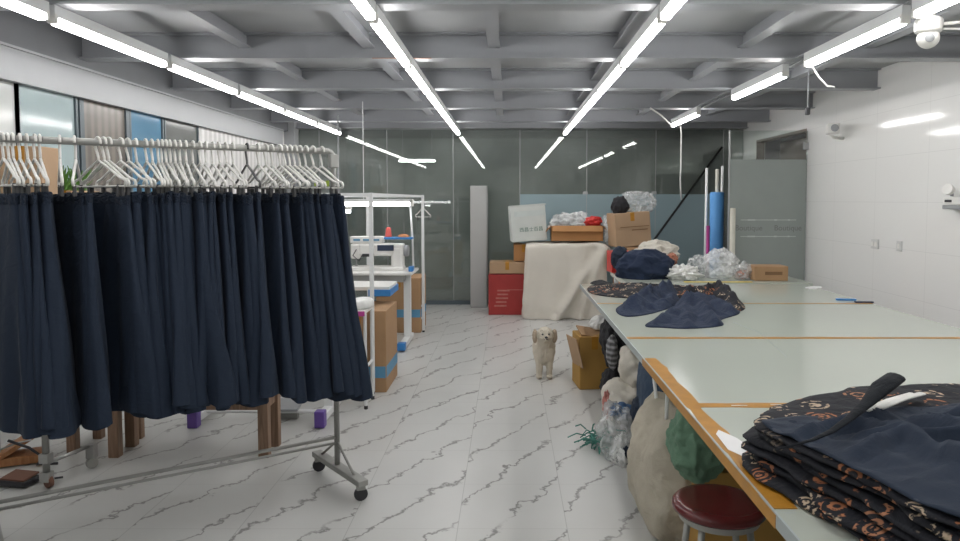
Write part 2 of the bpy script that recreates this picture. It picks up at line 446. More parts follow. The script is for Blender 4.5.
M['seat_red'] = plain('dark_red_seat', (0.10, 0.013, 0.013), 0.22, var=0.25, scale=5)
M['wood'] = wood('worn_wood', (0.20, 0.12, 0.075), (0.32, 0.205, 0.135))
M['orange_wood'] = wood('orange_wood', (0.33, 0.13, 0.045), (0.45, 0.22, 0.09))
M['fur'] = plain('cream_fur', (0.66, 0.60, 0.50), 0.9, var=0.12, scale=20, bump=1.0, bscale=110)
M['fur_tan'] = plain('tan_fur', (0.5, 0.40, 0.30), 0.9, var=0.15, scale=20, bump=1.0, bscale=110)
M['leaf'] = plain('green_leaf', (0.12, 0.26, 0.05), 0.5, var=0.4, scale=30)
M['leaf_dark'] = plain('dark_green_plastic', (0.02, 0.05, 0.03), 0.4)
M['screen'] = plain('navy_display', (0.04, 0.055, 0.10), 0.25)
M['thread_red'] = plain('coral_thread', (0.70, 0.12, 0.10), 0.7)
M['thread_orange'] = plain('orange_thread', (0.6, 0.25, 0.1), 0.7)
M['thread_pale'] = plain('pale_thread', (0.7, 0.68, 0.6), 0.7)
M['lime'] = plain('lime_label', (0.45, 0.6, 0.08), 0.5)
M['blue_bits'] = plain('blue_scraps', (0.05, 0.12, 0.25), 0.7, var=0.6, scale=30)
M['teal_bits'] = plain('teal_shreds', (0.05, 0.2, 0.16), 0.7, var=0.6, scale=30)
M['yellow'] = plain('yellow_tape_strip', (0.6, 0.45, 0.05), 0.5)
M['orange_bits'] = plain('coloured_scraps', (0.4, 0.16, 0.1), 0.6, var=0.8, scale=40)

# ------------------------------------------------------------------ setting
XL, XR, YB, YF = -3.1, 3.35, -1.0, 10.0
def struct(o, label=None): o['kind'] = 'structure'; return o

struct(MB().box((0.1, 6.2, -0.05), (7.2, 15.0, 0.1)).build('floor', M['floor']))
ceil = struct(MB().box((0.1, 6.2, 2.73), (7.2, 15.0, 0.1)).build('ceiling', M['deck']))
by = [-0.35, 1.0, 2.35, 3.7, 5.07, 6.42, 7.77, 9.05, 9.88]
for i, y in enumerate(by):
    b = MB()
    b.box((0.13, y, 2.505), (6.44, 0.13, 0.012)); b.box((0.13, y, 2.595), (6.44, 0.014, 0.168)); b.box((0.13, y, 2.674), (6.44, 0.13, 0.012))
    b.build('beam', M['beam'], ceil)
    if i < len(by) - 1:
        for x in (-2.75, -1.87, -0.99, -0.1, 0.79, 1.68, 2.57):
            j = MB(); ya, yb = y + 0.008, by[i+1] - 0.008
            j.box((x, (ya+yb)/2, 2.585), (0.085, yb-ya, 0.01)); j.box((x, (ya+yb)/2, 2.63), (0.012, yb-ya, 0.095))
            j.build('joist', M['beam'], ceil)
r = MB().box((-0.75, 5.005, 2.4985), (0.42, 0.02, 0.002)); r.build('rust_streak', M['rust'], ceil)

for x, a_, b_ in ((-2.34, -0.1, 9.9), (-0.69, -0.1, 9.9), (0.79, -0.1, 9.9), (2.04, -0.3, 8.8)):
    MB().box((x, (a_+b_)/2, 2.5), (0.03, b_-a_, 0.008)).build('lamp_rail', M['beam'], ceil)

# right wall with a doorway near the far end
w = MB()
w.box((XR + 0.06, (YB + 7.9)/2, 1.34), (0.12, 7.9 - YB, 2.68))
w.box((XR + 0.06, 8.7, 2.49), (0.12, 1.6, 0.38))
w.box((XR + 0.06, (9.5 + 13.7)/2, 1.34), (0.12, 4.2, 2.68))
struct(w.build('wall_right', M['wall_tile']))
d = MB().box((XR + 0.5, 8.7, 1.15), (0.05, 2.4, 2.3)); struct(d.build('door_1', M['door_brown']))
d = MB().box((XR + 0.05, 7.915, 1.15), (0.10, 0.03, 2.3)); d.box((XR + 0.05, 9.485, 1.15), (0.10, 0.03, 2.3)); d.box((XR + 0.05, 8.7, 2.285), (0.10, 1.54, 0.03))
struct(d.build('trim_1', M['door_brown']))
# left wall, windows and fascia
struct(MB().box((XL - 0.06, (YB + 13.7)/2, 1.34), (0.12, 13.7 - YB, 2.68)).build('wall_left', M['wall_left']))
pan = [(3.2, 4.42, 'pane_pale'), (4.42, 5.02, 'pane_teal'), (5.08, 5.69, 'pane_brown'), (5.73, 6.27, 'pane_blue'), (6.31, 6.98, 'pane_dark')]  # reflections in the night glass are painted as pane colours
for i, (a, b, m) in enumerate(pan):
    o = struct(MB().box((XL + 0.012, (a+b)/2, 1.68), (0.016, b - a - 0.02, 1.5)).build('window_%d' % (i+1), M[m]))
    f = MB()
    for yy in (a, b): f.box((XL + 0.02, yy, 1.68), (0.03, 0.022 if m != 'pane_brown' else 0.05, 1.5))
    f.box((XL + 0.02, (a+b)/2, 0.93), (0.035, b-a, 0.04)); f.build('window_frame', M['dark_frame'], o)
struct(MB().box((XL + 0.015, 8.35, 1.2), (0.02, 2.66, 2.3)).build('trim_2', M['blind']))
f = MB().box((XL + 0.055, 4.35, 2.325), (0.05, 10.2, 0.2)); f.box((XL + 0.06, 4.35, 2.43), (0.08, 10.2, 0.015))
struct(f.build('trim_3', M['fascia']))
struct(MB().box((XL + 0.03, 4.5, 2.56), (0.06, 10.9, 0.235)).build('trim_5', M['dark_beam']))
struct(MB().box((XL + 0.07, 9.85, 1.34), (0.14, 0.2, 2.68)).build('trim_4', M['fascia']))
struct(MB().box((0.1, YB - 0.06, 1.34), (7.0, 0.12, 2.68)).build('wall_front', M['wall_behind']))
struct(MB().box((0.1, 13.6, 1.34), (7.0, 0.12, 2.68)).build('wall_back', M['wall_dark']))
# far glass partition, one pane at a time
edges = [-2.97, -2.68, -1.72, -0.78, 0.17, 1.12, 2.1, 3.06, 3.34]
for i in range(len(edges) - 1):
    a, b = edges[i], edges[i+1]
    o = struct(MB().box(((a+b)/2, YF, 1.255), (b - a - 0.006, 0.012, 2.48)).build('window_%d' % (6 + i), M['glass']))
    MB().box((a, YF - 0.001, 1.25), (0.008, 0.018, 2.48)).build('joint', M['alu'], o)
    if i in (4, 5, 6):
        MB().box(((a+b)/2, YF - 0.010, 0.80), (b - a - 0.008, 0.004, 1.56)).build('frost_film', M['film'], o)
        MB().box((b - 0.02, YF - 0.015, 1.60), (0.07, 0.016, 0.04), 0.004).build('clamp', M['alu'], o)
struct(MB().box((0.2, YF, 0.03), (6.3, 0.05, 0.06)).build('baseboard_back', M['dark_frame']))

# ------------------------------------------------------------------ ceiling lamps
def tube_lamp(L=1.2):
    t = thing('tube_lamp', 'x', 'ceiling lamp')
    h = MB().box((0, L/2, 2.468), (0.045, L, 0.062), 0.004); h.build('housing', M['white_metal'], t)
    e = MB().box((0, L/2, 2.418), (0.046, L - 0.05, 0.038), 0.012); e.build('tube', M['lamp'], t)
    for y in (0.012, L - 0.012):
        MB().box((0, y, 2.43), (0.048, 0.024, 0.05), 0.004).build('end_cap', M['white_plastic'], t)
    return t
proto = tube_lamp(); proto15 = None; first = True
ords = ['first', 'second', 'third', 'fourth', 'fifth', 'sixth', 'seventh', 'eighth', 'ninth', 'tenth']
rows = [(-2.34, 'row by the left windows'), (-0.69, 'row left of the centre aisle'), (0.79, 'row right of the centre aisle')]
for x, rn in rows:
    for k in range(8):
        y = 1.16 + 1.24*k - 1.24
        if y + 1.2 > 9.95: continue
        o = proto if first else copy_tree(proto); first = False
        o.location = (x, y, 0)
        n = k
        tag(o, 'white tube lamp, %s from the near end of the %s' % (ords[k], rn), 'ceiling lamp', 'tube lamps under the ceiling beams')
for k, y in enumerate((-0.2, 1.1, 2.36, 3.64, 5.2, 7.55)):
    o = copy_tree(proto); o.location = (2.04, y, 0)
    tag(o, 'white tube lamp, %s from the near end of the row by the right wall' % ords[k], 'ceiling lamp', 'tube lamps under the ceiling beams')
t = thing('tube_lamp', 'thin horizontal tube lamp glowing in the dark room behind the far glass', 'ceiling lamp')
MB().box((-1.55, 11.99, 2.16), (0.62, 0.03, 0.03), 0.006).build('tube', M['lamp_dim'], t)
MB().box((-1.55, 12.02, 2.19), (0.64, 0.05, 0.04), 0.006).build('housing', M['white_metal'], t)
h = MB()
for x in (-1.8, -1.3): h.cyl((x, 12.02, 2.2), (x, 12.02, 2.68), 0.005, 6)
h.build('hanger_rod', M['white_metal'], t)

# cables along the right lamp row
c = MB(); c.tube([(2.09, 3.55, 2.485), (2.09, 5.5, 2.49), (2.09, 7.6, 2.488), (2.0, 8.6, 2.485)], 0.007, 6)
tag(c.build('cable', M['grey_plastic'], None, True), 'thin grey cable strung along the right-hand lamp row', 'cable')
c = MB(); c.tube([(1.55, 7.7, 2.5), (1.68, 7.72, 2.42), (1.9, 8.2, 2.36), (2.07, 8.45, 2.4), (2.09, 8.5, 2.3), (2.09, 8.5, 1.9), (2.085, 8.5, 1.75), (2.10, 8.5, 1.5)], 0.009, 8)
tag(c.build('cable', M['white_plastic'], None, True), 'white cable drooping from the ceiling down in front of the far glass', 'cable')
t = thing('pull_switch', 'dark pull cord with a small switch hanging below the right lamp row', 'light switch')
c = MB(); c.cyl((2.1, 4.95, 2.5), (2.1, 4.95, 2.14), 0.004, 6); c.build('cord', M['grey_plastic'], t)
MB().box((2.1, 4.95, 2.12), (0.03, 0.03, 0.05), 0.006).build('switch', M['dark_plastic'], t)
c = MB(); c.tube([(2.07, 4.86, 2.44), (2.11, 4.8, 2.33), (2.14, 4.74, 2.26), (2.17, 4.7, 2.25)], 0.006, 6)
tag(c.build('cable', M['white_plastic'], None, True), 'short loose white wire curling below the second lit tube at right', 'cable')

# ------------------------------------------------------------------ right wall fittings
t = thing('dome_camera', 'white round security camera hanging under the right lamp row', 'security camera', (2.13, 3.6, 0))
MB().lathe([(0.03, 2.5), (0.03, 2.42), (0.06, 2.415), (0.066, 2.40), (0.064, 2.355), (0.056, 2.345)], n=28).build('mount', M['white_plastic'], t, angle=30)
MB().ball((0, 0, 2.318), 0.052, 4).build('ball_housing', M['white_plastic'], t, True)
MB().lathe([(0.02, 0), (0.022, 0.006), (0.014, 0.01), (0.001, 0.011)], c=(-0.02, -0.045, 2.31), n=18, rot=Euler((R(95), 0, R(-18)))).build('lens', M['grey_plastic'], t, angle=30)
MB().tube([(0.05, -0.01, 2.385), (0.16, -0.04, 2.392), (0.3, -0.08, 2.40)], 0.009, 8).build('antenna', M['white_plastic'], t, True)
MB().tube([(0.05, 0.02, 2.37), (0.18, 0.0, 2.365), (0.34, -0.04, 2.39), (0.45, -0.05, 2.5)], 0.006, 8).build('power_cable', M['white_plastic'], t, True)

p = gp(830, 132, x=3.2)
t = thing('wall_camera', 'small beige box camera on a bracket high on the white wall', 'security camera', (3.2, p.y, p.z))
MB().box((-0.02, -0.1, 0.02), (0.11, 0.19, 0.10), 0.01, Euler((0, 0, R(-18)))).build('housing', M['white_plastic'], t)
MB().lathe([(0.034, 0), (0.036, 0.015), (0.028, 0.02), (0.001, 0.02)], c=(-0.045, -0.195, 0.02), n=18, rot=Euler((R(90), 0, R(-18)))).build('lens', M['grey_plastic'], t, angle=30)
MB().tube([(0.0, 0.0, -0.02), (0.05, 0.03, -0.05), (0.15, 0.03, -0.06)], 0.016, 10).build('bracket', M['white_plastic'], t, True)

for (px, py, wd, hh, lab, nk) in ((875.5, 244, 0.12, 0.085, 'wide white wall plate on the white wall, left of the narrower one', 2), (900, 246, 0.075, 0.085, 'narrow white switch plate on the white wall, right of the wider one', 1)):
    p = gp(px, py, x=XR)
    t = thing('wall_socket', lab, 'socket', (XR, p.y, p.z))
    MB().box((-0.006, 0, 0), (0.012, wd, hh), 0.003).build('plate', M['plate'], t)
    for q in range(nk):
        MB().box((-0.014, (q - (nk-1)/2)*wd*0.42, 0), (0.006, wd*0.3, hh*0.5), 0.002).build('rocker', M['white_plastic'], t)

p = gp(963, 201, x=XR)
t = thing('emergency_light', 'white emergency light with two small lamp heads on the right wall', 'emergency light', (XR, p.y, p.z))
MB().box((-0.045, -0.05, 0), (0.09, 0.30, 0.055), 0.008).build('body', M['white_plastic'], t)
MB().box((-0.05, -0.05, -0.045), (0.085, 0.30, 0.03), 0.006).build('base', M['grey_plastic'], t)
for yy in (0.06, -0.14):
    hd = MB().lathe([(0.015, 0.0), (0.035, 0.01), (0.042, 0.05), (0.04, 0.055), (0.001, 0.05)], c=(-0.05, yy, 0.075), n=20, rot=Euler((0, R(-75), R(25)))).build('lamp_head', M['white_plastic'], t, angle=30)
    MB().cyl((-0.045, yy, 0.035), (-0.045, yy, 0.07), 0.012, 10).build('swivel', M['grey_plastic'], hd)
MB().box((-0.091, 0.03, 0.0), (0.004, 0.08, 0.018), 0.001).build('vent_slot', M['dark_plastic'], t)

# ceiling-mounted fan at the right edge
t = thing('wall_fan', 'white caged fan cut by the right edge of the view near the ceiling', 'fan', (3.0, 4.45, 2.43))
g = MB(); n = 28
g.tube([(0, 0.17*math.cos(2*math.pi*k/n), 0.17*math.sin(2*math.pi*k/n)) for k in range(n)], 0.008, 6, True)
g.tube([(-0.08, 0.12*math.cos(2*math.pi*k/n), 0.12*math.sin(2*math.pi*k/n)) for k in range(n)], 0.004, 6, True)
for k in range(24):
    a = 2*math.pi*k/24; g.tube([(0, 0.17*math.cos(a), 0.17*math.sin(a)), (-0.08, 0.12*math.cos(a), 0.12*math.sin(a)), (-0.1, 0.03*math.cos(a), 0.03*math.sin(a))], 0.003, 5)
g.build('cage', M['white_metal'], t)
for k in range(3):
    a = 2*math.pi*k/3
    b = MB().box((-0.03, 0.085*math.cos(a), 0.085*math.sin(a)), (0.006, 0.12, 0.07), 0.002, Euler((a, 0, 0)))
    b.build('blade', M['white_plastic'], t)
MB().lathe([(0.035, 0), (0.05, 0.03), (0.05, 0.12), (0.03, 0.14)], c=(-0.01, 0, 0), n=20, rot=Euler((0, R(90), 0))).build('motor', M['white_plastic'], t, angle=30)
MB().tube([(0.1, 0, 0), (0.22, 0, -0.05), (0.35, 0, -0.05)], 0.02, 10).build('bracket', M['white_plastic'], t, True)

# open frosted glass door leaf standing out from the right wall
t = thing('glass_door', 'frosted grey glass door leaf standing open beside the white wall', 'door', (0, 7.86, 0))
MB().box((2.91, 0, 1.14), (0.86, 0.012, 2.26)).build('pane', M['clear_glass'], t)
fl = MB().box((2.91, -0.009, 0.985), (0.85, 0.004, 1.93)).build('frost_film', M['door_film'], t)
ln = MB()
for z in (1.275, 1.09):
    ln.box((2.92, -0.013, z), (0.62, 0.002, 0.008))
    for x, wd in ((2.73, 0.085), (3.0, 0.03), (3.15, 0.02)): ln.box((x, -0.0135, z), (wd, 0.003, 0.016))
ln.build('band_line', M['pale_line'], fl)
mt = Matrix.Translation((2.70, -0.0125, 1.183)) @ Matrix.Rotation(R(90), 4, 'X')
text_mesh('lettering', 'Boutique', 0.085, M['lettering'], fl, mt)
text_mesh('lettering', 'Boutique', 0.085, M['lettering'], fl, Matrix.Translation((3.14, -0.0125, 1.183)) @ Matrix.Rotation(R(90), 4, 'X'))
MB().box((2.475, 0, 1.14), (0.012, 0.03, 2.26)).build('edge_trim', M['alu'], t)
MB().box((3.325, 0, 2.1), (0.06, 0.04, 0.08), 0.005).build('hinge', M['alu'], t)
MB().box((3.325, 0, 0.25), (0.06, 0.04, 0.08), 0.005).build('hinge', M['alu'], t)

# ------------------------------------------------------------------ far end: rods, rolls, panel
a = gp(606, 308, y=9.8); a.z = 0.012; b = gp(722, 147, y=9.93)
tag(MB().cyl(a, b, 0.016, 10).build('leaning_rod', M['black_metal'], None, True), 'long thin black rod leaning across the far glass', 'rod')
p = gp(716.5, 225, y=8.25)
t = thing('foam_roll', 'upright bright blue foam roll beside the grey glass door', 'roll', (p.x, 8.25, 0))
MB().lathe([(0.078, 0.0), (0.08, 0.01), (0.08, 1.58), (0.076, 1.59), (0.03, 1.59), (0.03, 1.58)], n=28).build('foam', M['blue_foam'], t, angle=40)
MB().lathe([(0.022, 0), (0.022, 1.86), (0.001, 1.86)], n=14).build('core_tube', M['thread_pale'], t, angle=40)
for px, top, hy, lab in ((706.8, 168, 8.3, 'slim white pole standing left of the blue foam roll'), (722.5, 166, 8.36, 'slim white pole standing right of the blue foam roll')):
    p = gp(px, top, y=hy)
    tag(MB().tube([(p.x - 0.02, hy - 0.05, 0), (p.x, hy, p.z)], 0.016, 10).build('pole', M['white_metal'], None, True), lab, 'pole')
p = gp(733, 208, y=7.75)
tag(MB().lathe([(0.03, 0), (0.03, p.z), (0.018, p.z), (0.018, p.z - 0.05), (0.001, p.z - 0.05)], c=(p.x, 7.75, 0), n=20).build('paper_tube', M['thread_pale'], None, angle=40), 'short pale cardboard tube standing in front of the glass door', 'tube')
p = gp(703, 235, y=8.15)
tag(MB().lathe([(0.02, 0), (0.02, 1.2), (0.001, 1.2)], c=(p.x + 0.05, 8.12, 0), n=14).build('fabric_roll', M['magenta'], None, angle=40), 'thin purple roll low beside the blue foam roll', 'roll')

t = thing('tall_cabinet', 'tall narrow pale grey cabinet against the far glass', 'cabinet', (gp(479, 300, y=9.75).x, 9.8, 0))
MB().box((0, 0, 0.85), (0.235, 0.2, 1.69), 0.008).build('body', M['cabinet'], t)
MB().box((-0.004, -0.104, 0.86), (0.215, 0.008, 1.64), 0.003).build('front_panel', M['cabinet'], t)
MB().box((0.122, -0.02, 1.0), (0.012, 0.05, 1.2), 0.004).build('side_rail', M['alu'], t)
MB().box((0, -0.01, 0.02), (0.22, 0.17, 0.04)).build('plinth', M['dark_plastic'], t)

# ------------------------------------------------------------------ clutter against the far glass
def carton(name, label, cx, cy, z0, sx, sy, sz, rz=0, mat='card', tilt=(0, 0), flaps=0, cat='box', group=None, stripe=None, tape=True):
    t = thing(name, label, cat, (cx, cy, z0), rz, group)
    t.rotation_euler = (tilt[0], tilt[1], rz)
    if flaps:
        th = 0.006; b = MB()
        b.box((0, 0, th/2), (sx, sy, th))
        for s in (-1, 1):
            b.box((s*(sx/2 - th/2), 0, sz/2), (th, sy, sz)); b.box((0, s*(sy/2 - th/2), sz/2), (sx, th, sz))
        b.build('body', M[mat], t)
        for s in (-1, 1):
            f = MB().box((s*(sx/2 + 0.035), 0, sz - 0.035), (0.006, sy*0.96, 0.10), 0, Euler((0, -s*R(40), 0))); f.build('flap', M[mat], t)
        f = MB().box((0, -sy/2 - 0.03, sz - 0.03), (sx*0.96, 0.006, 0.09), 0, Euler((R(-38), 0, 0))); f.build('flap', M[mat], t)
    else:
        MB().box((0, 0, sz/2), (sx, sy, sz), 0.006).build('body', M[mat], t)
        if tape:
            tp = MB().box((0, 0, sz + 0.0006), (0.05, sy, 0.0012)); tp.box((0, -sy/2 - 0.0006, sz - 0.05), (0.05, 0.0012, 0.1)); tp.build('tape', M['tape'], t)
    if stripe:
        z, h, m = stripe
        s = MB().box((0, -sy/2 - 0.001, z), (sx - 0.012, 0.002, h)); s.box((sx/2 + 0.001, 0, z), (0.002, sy - 0.012, h)); s.box((-sx/2 - 0.001, 0, z), (0.002, sy - 0.012, h))
        s.build('printed_stripe', M[m], t)
    return t

# machine under a cream dust cover
def drape():
    mb = MB(); bm = mb.bm
    x0, x1 = 0.23, 1.22; y0, y1 = 8.75, 9.45; H = 0.95; ex = 0.035
    n = 120; per = []
    def rr(k):
        s = k / n * 4; side = int(s); u = s - side
        c = [(x0, y0), (x1, y0), (x1, y1), (x0, y1)]
        a, b = c[side], c[(side+1) % 4]
        return Vector((a[0] + (b[0]-a[0])*u, a[1] + (b[1]-a[1])*u))
    cen = Vector(((x0+x1)/2, (y0+y1)/2))
    rows = []
    for j in range(6):                                   # top rings
        s = 0.2 + 0.8 * j / 5
        rw = []
        for k in range(n):
            q = cen + (rr(k) - cen) * (s * (0.985 if j == 5 else 1.0))
            z = H + 0.012 * fb((q.x, q.y, 0), 5) - (0.0 if j < 5 else 0.012) + 0.02*(q.x - cen.x)
            rw.append(bm.verts.new((q.x, q.y, z)))
        rows.append(rw)
    L = 16
    for j in range(1, L + 1):
        v = j / L; rw = []
        for k in range(n):
            q = rr(k); d = q - cen
            nrm = Vector((d.x/abs((x1-x0)/2), d.y/abs((y1-y0)/2)))
            nrm = Vector((nrm.x if abs(nrm.x) > 0.98 else 0, nrm.y if abs(nrm.y) > 0.98 else 0))
            if nrm.length: nrm.normalize()
            fx = (q.x - x0) / (x1 - x0)
            off = ex * v + 0.016 * v * math.sin(fx * 19 + v * 2.5) + 0.016 * fb((q.x*1.0, q.y, v*0.9), 4.5) * (0.3 + v)
            if abs(nrm.y) > 0.5 and d.y < 0:             # diagonal pull folds on the front
                e = fx - (1.0 - 0.62 * v); off += 0.13 * math.exp(-(e / 0.055)**2) * min(1, v*2.2)
                e2 = fx - (1.02 - 0.35 * v); off += 0.07 * math.exp(-(e2 / 0.035)**2) - 0.05 * math.exp(-((e2 + .12) / 0.06)**2)
                e3 = (1 - v) - 0.35 * fx - 0.05; off += 0.05 * math.exp(-(e3 / 0.05)**2) * fx
            z = (H + 0.02*(q.x - cen.x)) * (1 - v) - 0.01 * v + (0.014 + 0.01 * fb((q.x, q.y, 3), 6)) * v
            rw.append(bm.verts.new((q.x + nrm.x*off, q.y + nrm.y*off, max(0.004, z))))
        rows.append(rw)
    c = bm.verts.new((cen.x, cen.y, H + 0.005))
    for k in range(n): bm.faces.new((c, rows[0][k], rows[0][(k+1) % n]))
    for j in range(len(rows) - 1):
        for k in range(n): bm.faces.new((rows[j][k], rows[j+1][k], rows[j+1][(k+1) % n], rows[j][(k+1) % n]))
    return mb
o = drape().build('dust_cover', M['canvas'], None, True)
tag(o, 'cream dust cover draped to the floor over a machine by the far glass', 'dust cover')

# red cartons and boxes
cx = gp(506.5, 316, z=0).x
t = carton('red_carton', 'red printed carton with a brown top standing left of the cream dust cover', cx, 9.25, 0, 0.47, 0.36, 0.53, 0, 'red', tape=False)
pr = MB()
for q in range(5): pr.box((-0.08 + 0.01*q, -0.182, 0.12 + 0.05*q), (0.16 - 0.02*(q % 2), 0.002, 0.02))
pr.build('print', M['pink_print'], t)
MB().box((0.12, -0.184, 0.33), (0.22, 0.002, 0.008)).build('seam', M['pink_print'], t)
carton('carton', 'flat brown carton lying on top of the red printed carton', cx + 0.01, 9.25, 0.54, 0.46, 0.34, 0.15, 0, 'card_light')
carton('carton', 'small orange carton wedged under the white lettered box', gp(522, 255, y=9.3).x + 0.02, 9.27, 0.70, 0.26, 0.3, 0.22, 0, 'card_orange')
p = gp(529, 247, y=8.98)
t = thing('white_box', 'tilted white carton with green lettering on top of the orange carton', 'box', (p.x + 0.0, 9.22, 0.965), 0)
t.rotation_euler = (0, R(-4), R(4))
MB().box((0, 0, 0.23), (0.46, 0.34, 0.46), 0.01).build('body', M['white_card'], t)
MB().box((0.01, 0, 0.465), (0.47, 0.35, 0.012), 0.004).build('lid', M['white_card'], t)
mt = Matrix.Translation((0.03, -0.1715, 0.15)) @ Matrix.Rotation(R(90), 4, 'X')
text_mesh('lettering', '西昌士百昌', 0.062, M['green_print'], t, mt)
MB().box((0.02, -0.171, 0.36), (0.4, 0.002, 0.07)).build('print_band', M['pale_line'], t)
# open carton on the cover with bags
p0 = gp(549, 244, y=8.95); p1 = gp(604, 244, y=8.95)
carton('carton', 'low open orange carton full of plastic on top of the cream dust cover', (p0.x+p1.x)/2 + 0.01, 9.1, 0.975, 0.66, 0.4, 0.19, R(-2), 'card_orange', flaps=1)
o = blob(((p0.x+p1.x)/2 - 0.05, 9.12, 1.17), (0.30, 0.17, 0.17), 3, 0.25, 2.5, 5, None, 0.25).build('plastic_bag', M['bag_dense'], None, True)
tag(o, 'crumpled clear plastic heaped in the open orange carton', 'plastic bag')
o = blob(((p0.x+p1.x)/2 + 0.22, 9.0, 1.22), (0.12, 0.1, 0.075), 4, 0.25, 3, 4, None, 0.3).build('plastic_bag', M['red_plastic'], None, True)
tag(o, 'small bright red plastic bag on the open orange carton', 'plastic bag')
o = blob((gp(606, 232, y=9).x, 9.0, 1.12), (0.07, 0.1, 0.2), 14, 0.25, 3, 4, None, 0.25).build('plastic_bag', M['bag'], None, True)
tag(o, 'clear plastic bag spilling over the right end of the orange carton', 'plastic bag')
# stacked cartons to the right with the big brown box
carton('carton', 'plain brown carton at the bottom of the stack right of the cream cover', 1.66, 8.75, 0, 0.62, 0.5, 0.50, 0, 'card')
carton('carton', 'plain brown carton in the middle of the stack right of the cream cover', 1.68, 8.75, 0.503, 0.6, 0.48, 0.42, 0, 'card')
p = gp(635, 246, y=8.4)
t = carton('carton', 'large tilted kraft carton on top of the stack before the blue-grey film', p.x - 0.01, 8.72, 0.935, 0.44, 0.40, 0.41, R(6), 'card_light', (0, R(-4)))
pr = MB().box((0.02, -0.212, 0.24), (0.36, 0.002, 0.008)); pr.box((0.08, -0.212, 0.20), (0.2, 0.002, 0.012)); pr.build('print', M['brown_print'], t)
o = blob((p.x - 0.14, 8.68, 1.42), (0.11, 0.12, 0.13), 6, 0.2, 3, 4, None, 0.2).build('plastic_bag', M['dark_cloth'], None, True)
tag(o, 'black plastic bag on top of the large tilted kraft carton', 'plastic bag')
o = blob((p.x + 0.08, 8.78, 1.46), (0.24, 0.14, 0.16), 7, 0.25, 2.5, 5, None, 0.25).build('plastic_bag', M['bag'], None, True)
tag(o, 'clear crumpled plastic bag on the large tilted kraft carton', 'plastic bag')
o = blob((gp(612, 225, y=8.8).x, 8.95, 1.1), (0.08, 0.1, 0.22), 8, 0.25, 3, 4, None, 0.2).build('plastic_bag', M['bag_dense'], None, True)
tag(o, 'milky plastic bag stuffed between the two upper cartons', 'plastic bag')

# low bench behind the cutting table and what lies on it
TB = 0.75
t = thing('side_table', 'low table behind the cutting table carrying plastic bags', 'table', (0, 0, 0))
MB().box((1.93, 6.85, 0.725), (1.7, 1.0, 0.04), 0.004).build('top', M['table_top'], t)
for x in (1.13, 2.73):
    for y in (6.42, 7.28): MB().box((x, y, 0.352), (0.04, 0.04, 0.705)).build('leg', M['white_metal'], t)
zt = 0.745
def bl(name, label, cat, px, py, y, r, mat, seed, amp=0.2, f=2.5, sub=5, ridged=0.2, floor=zt, **kw):
    p = gp(px, py, y=y)
    o = blob((p.x, y, p.z), r, seed, amp, f, sub, floor, ridged, **kw).build(name, M[mat], None, True)
    return tag(o, label, cat)
carton('red_carton', 'small red box behind the navy garment bundle', gp(613, 270, y=7.35).x + 0.06, 7.3, 0.748, 0.22, 0.2, 0.22, R(8), 'red_plastic', tape=False)
bl('garment_bundle', 'round bundle of navy garments behind the far edge of the cutting table', 'clothes', 645, 268, 6.75, (0.29, 0.2, 0.19), 'navy_light', 11, 0.12, 2.5, 5, 0.16)
bl('garment_bundle', 'small dark navy cloth lump left of the round navy bundle', 'clothes', 620, 258, 7.0, (0.1, 0.12, 0.12), 'navy', 12, 0.15, 2.5, 4, 0.15)
bl('cloth_bundle', 'pale beige wrapped cloth behind the round navy bundle', 'clothes', 655, 255, 7.1, (0.24, 0.16, 0.15), 'cream', 13, 0.2, 2.5, 5, 0.2)
bl('scrap_bundle', 'brown and pink scraps at the right end of the beige bundle', 'scraps', 672, 259, 6.9, (0.06, 0.07, 0.06), 'orange_bits', 15, 0.3, 3, 4, 0.3)
bl('plastic_bag', 'flat white crumpled plastic just right of the round navy bundle', 'plastic bag', 683, 274, 6.65, (0.17, 0.14, 0.09), 'bag_white', 16, 0.3, 3, 5, 0.3)
bl('plastic_bag', 'clear plastic bag between the white plastic and the big bag', 'plastic bag', 698, 268, 6.9, (0.11, 0.12, 0.13), 'bag', 17, 0.3, 3, 5, 0.3)
bl('plastic_bag', 'big bright clear plastic bag at the foot of the blue foam roll', 'plastic bag', 720, 265, 6.75, (0.17, 0.15, 0.16), 'bag_dense', 18, 0.22, 3, 5, 0.3)
bl('plastic_bag', 'clear bag of coloured scraps left of the small brown carton', 'plastic bag', 744, 272, 6.65, (0.095, 0.1, 0.10), 'bag', 19, 0.2, 2.5, 5, 0.2)
bl('scrap_bundle', 'coloured thread scraps inside the clear bag by the small carton', 'scraps', 742, 275, 6.66, (0.065, 0.07, 0.05), 'orange_bits', 20, 0.3, 3, 4, 0.3)
p0 = gp(754.5, 276, y=6.5); p1 = gp(788, 276, y=6.5)
t = carton('carton', 'small flat brown carton at the far right end of the side table', (p0.x+p1.x)/2, 6.6, 0.747, p1.x-p0.x, 0.22, 0.135, R(-1), 'card', tape=False)
MB().box((0.02, -0.112, 0.07), (0.16, 0.002, 0.03)).build('print', M['brown_print'], t)
o = MB().box((gp(724, 284, z=0.75).x, 6.40, 0.7475), (0.62, 0.05, 0.004)).build('yellow_strip', M['yellow']); tag(o, 'yellow strip lying along the edge below the clear bags', 'strip')

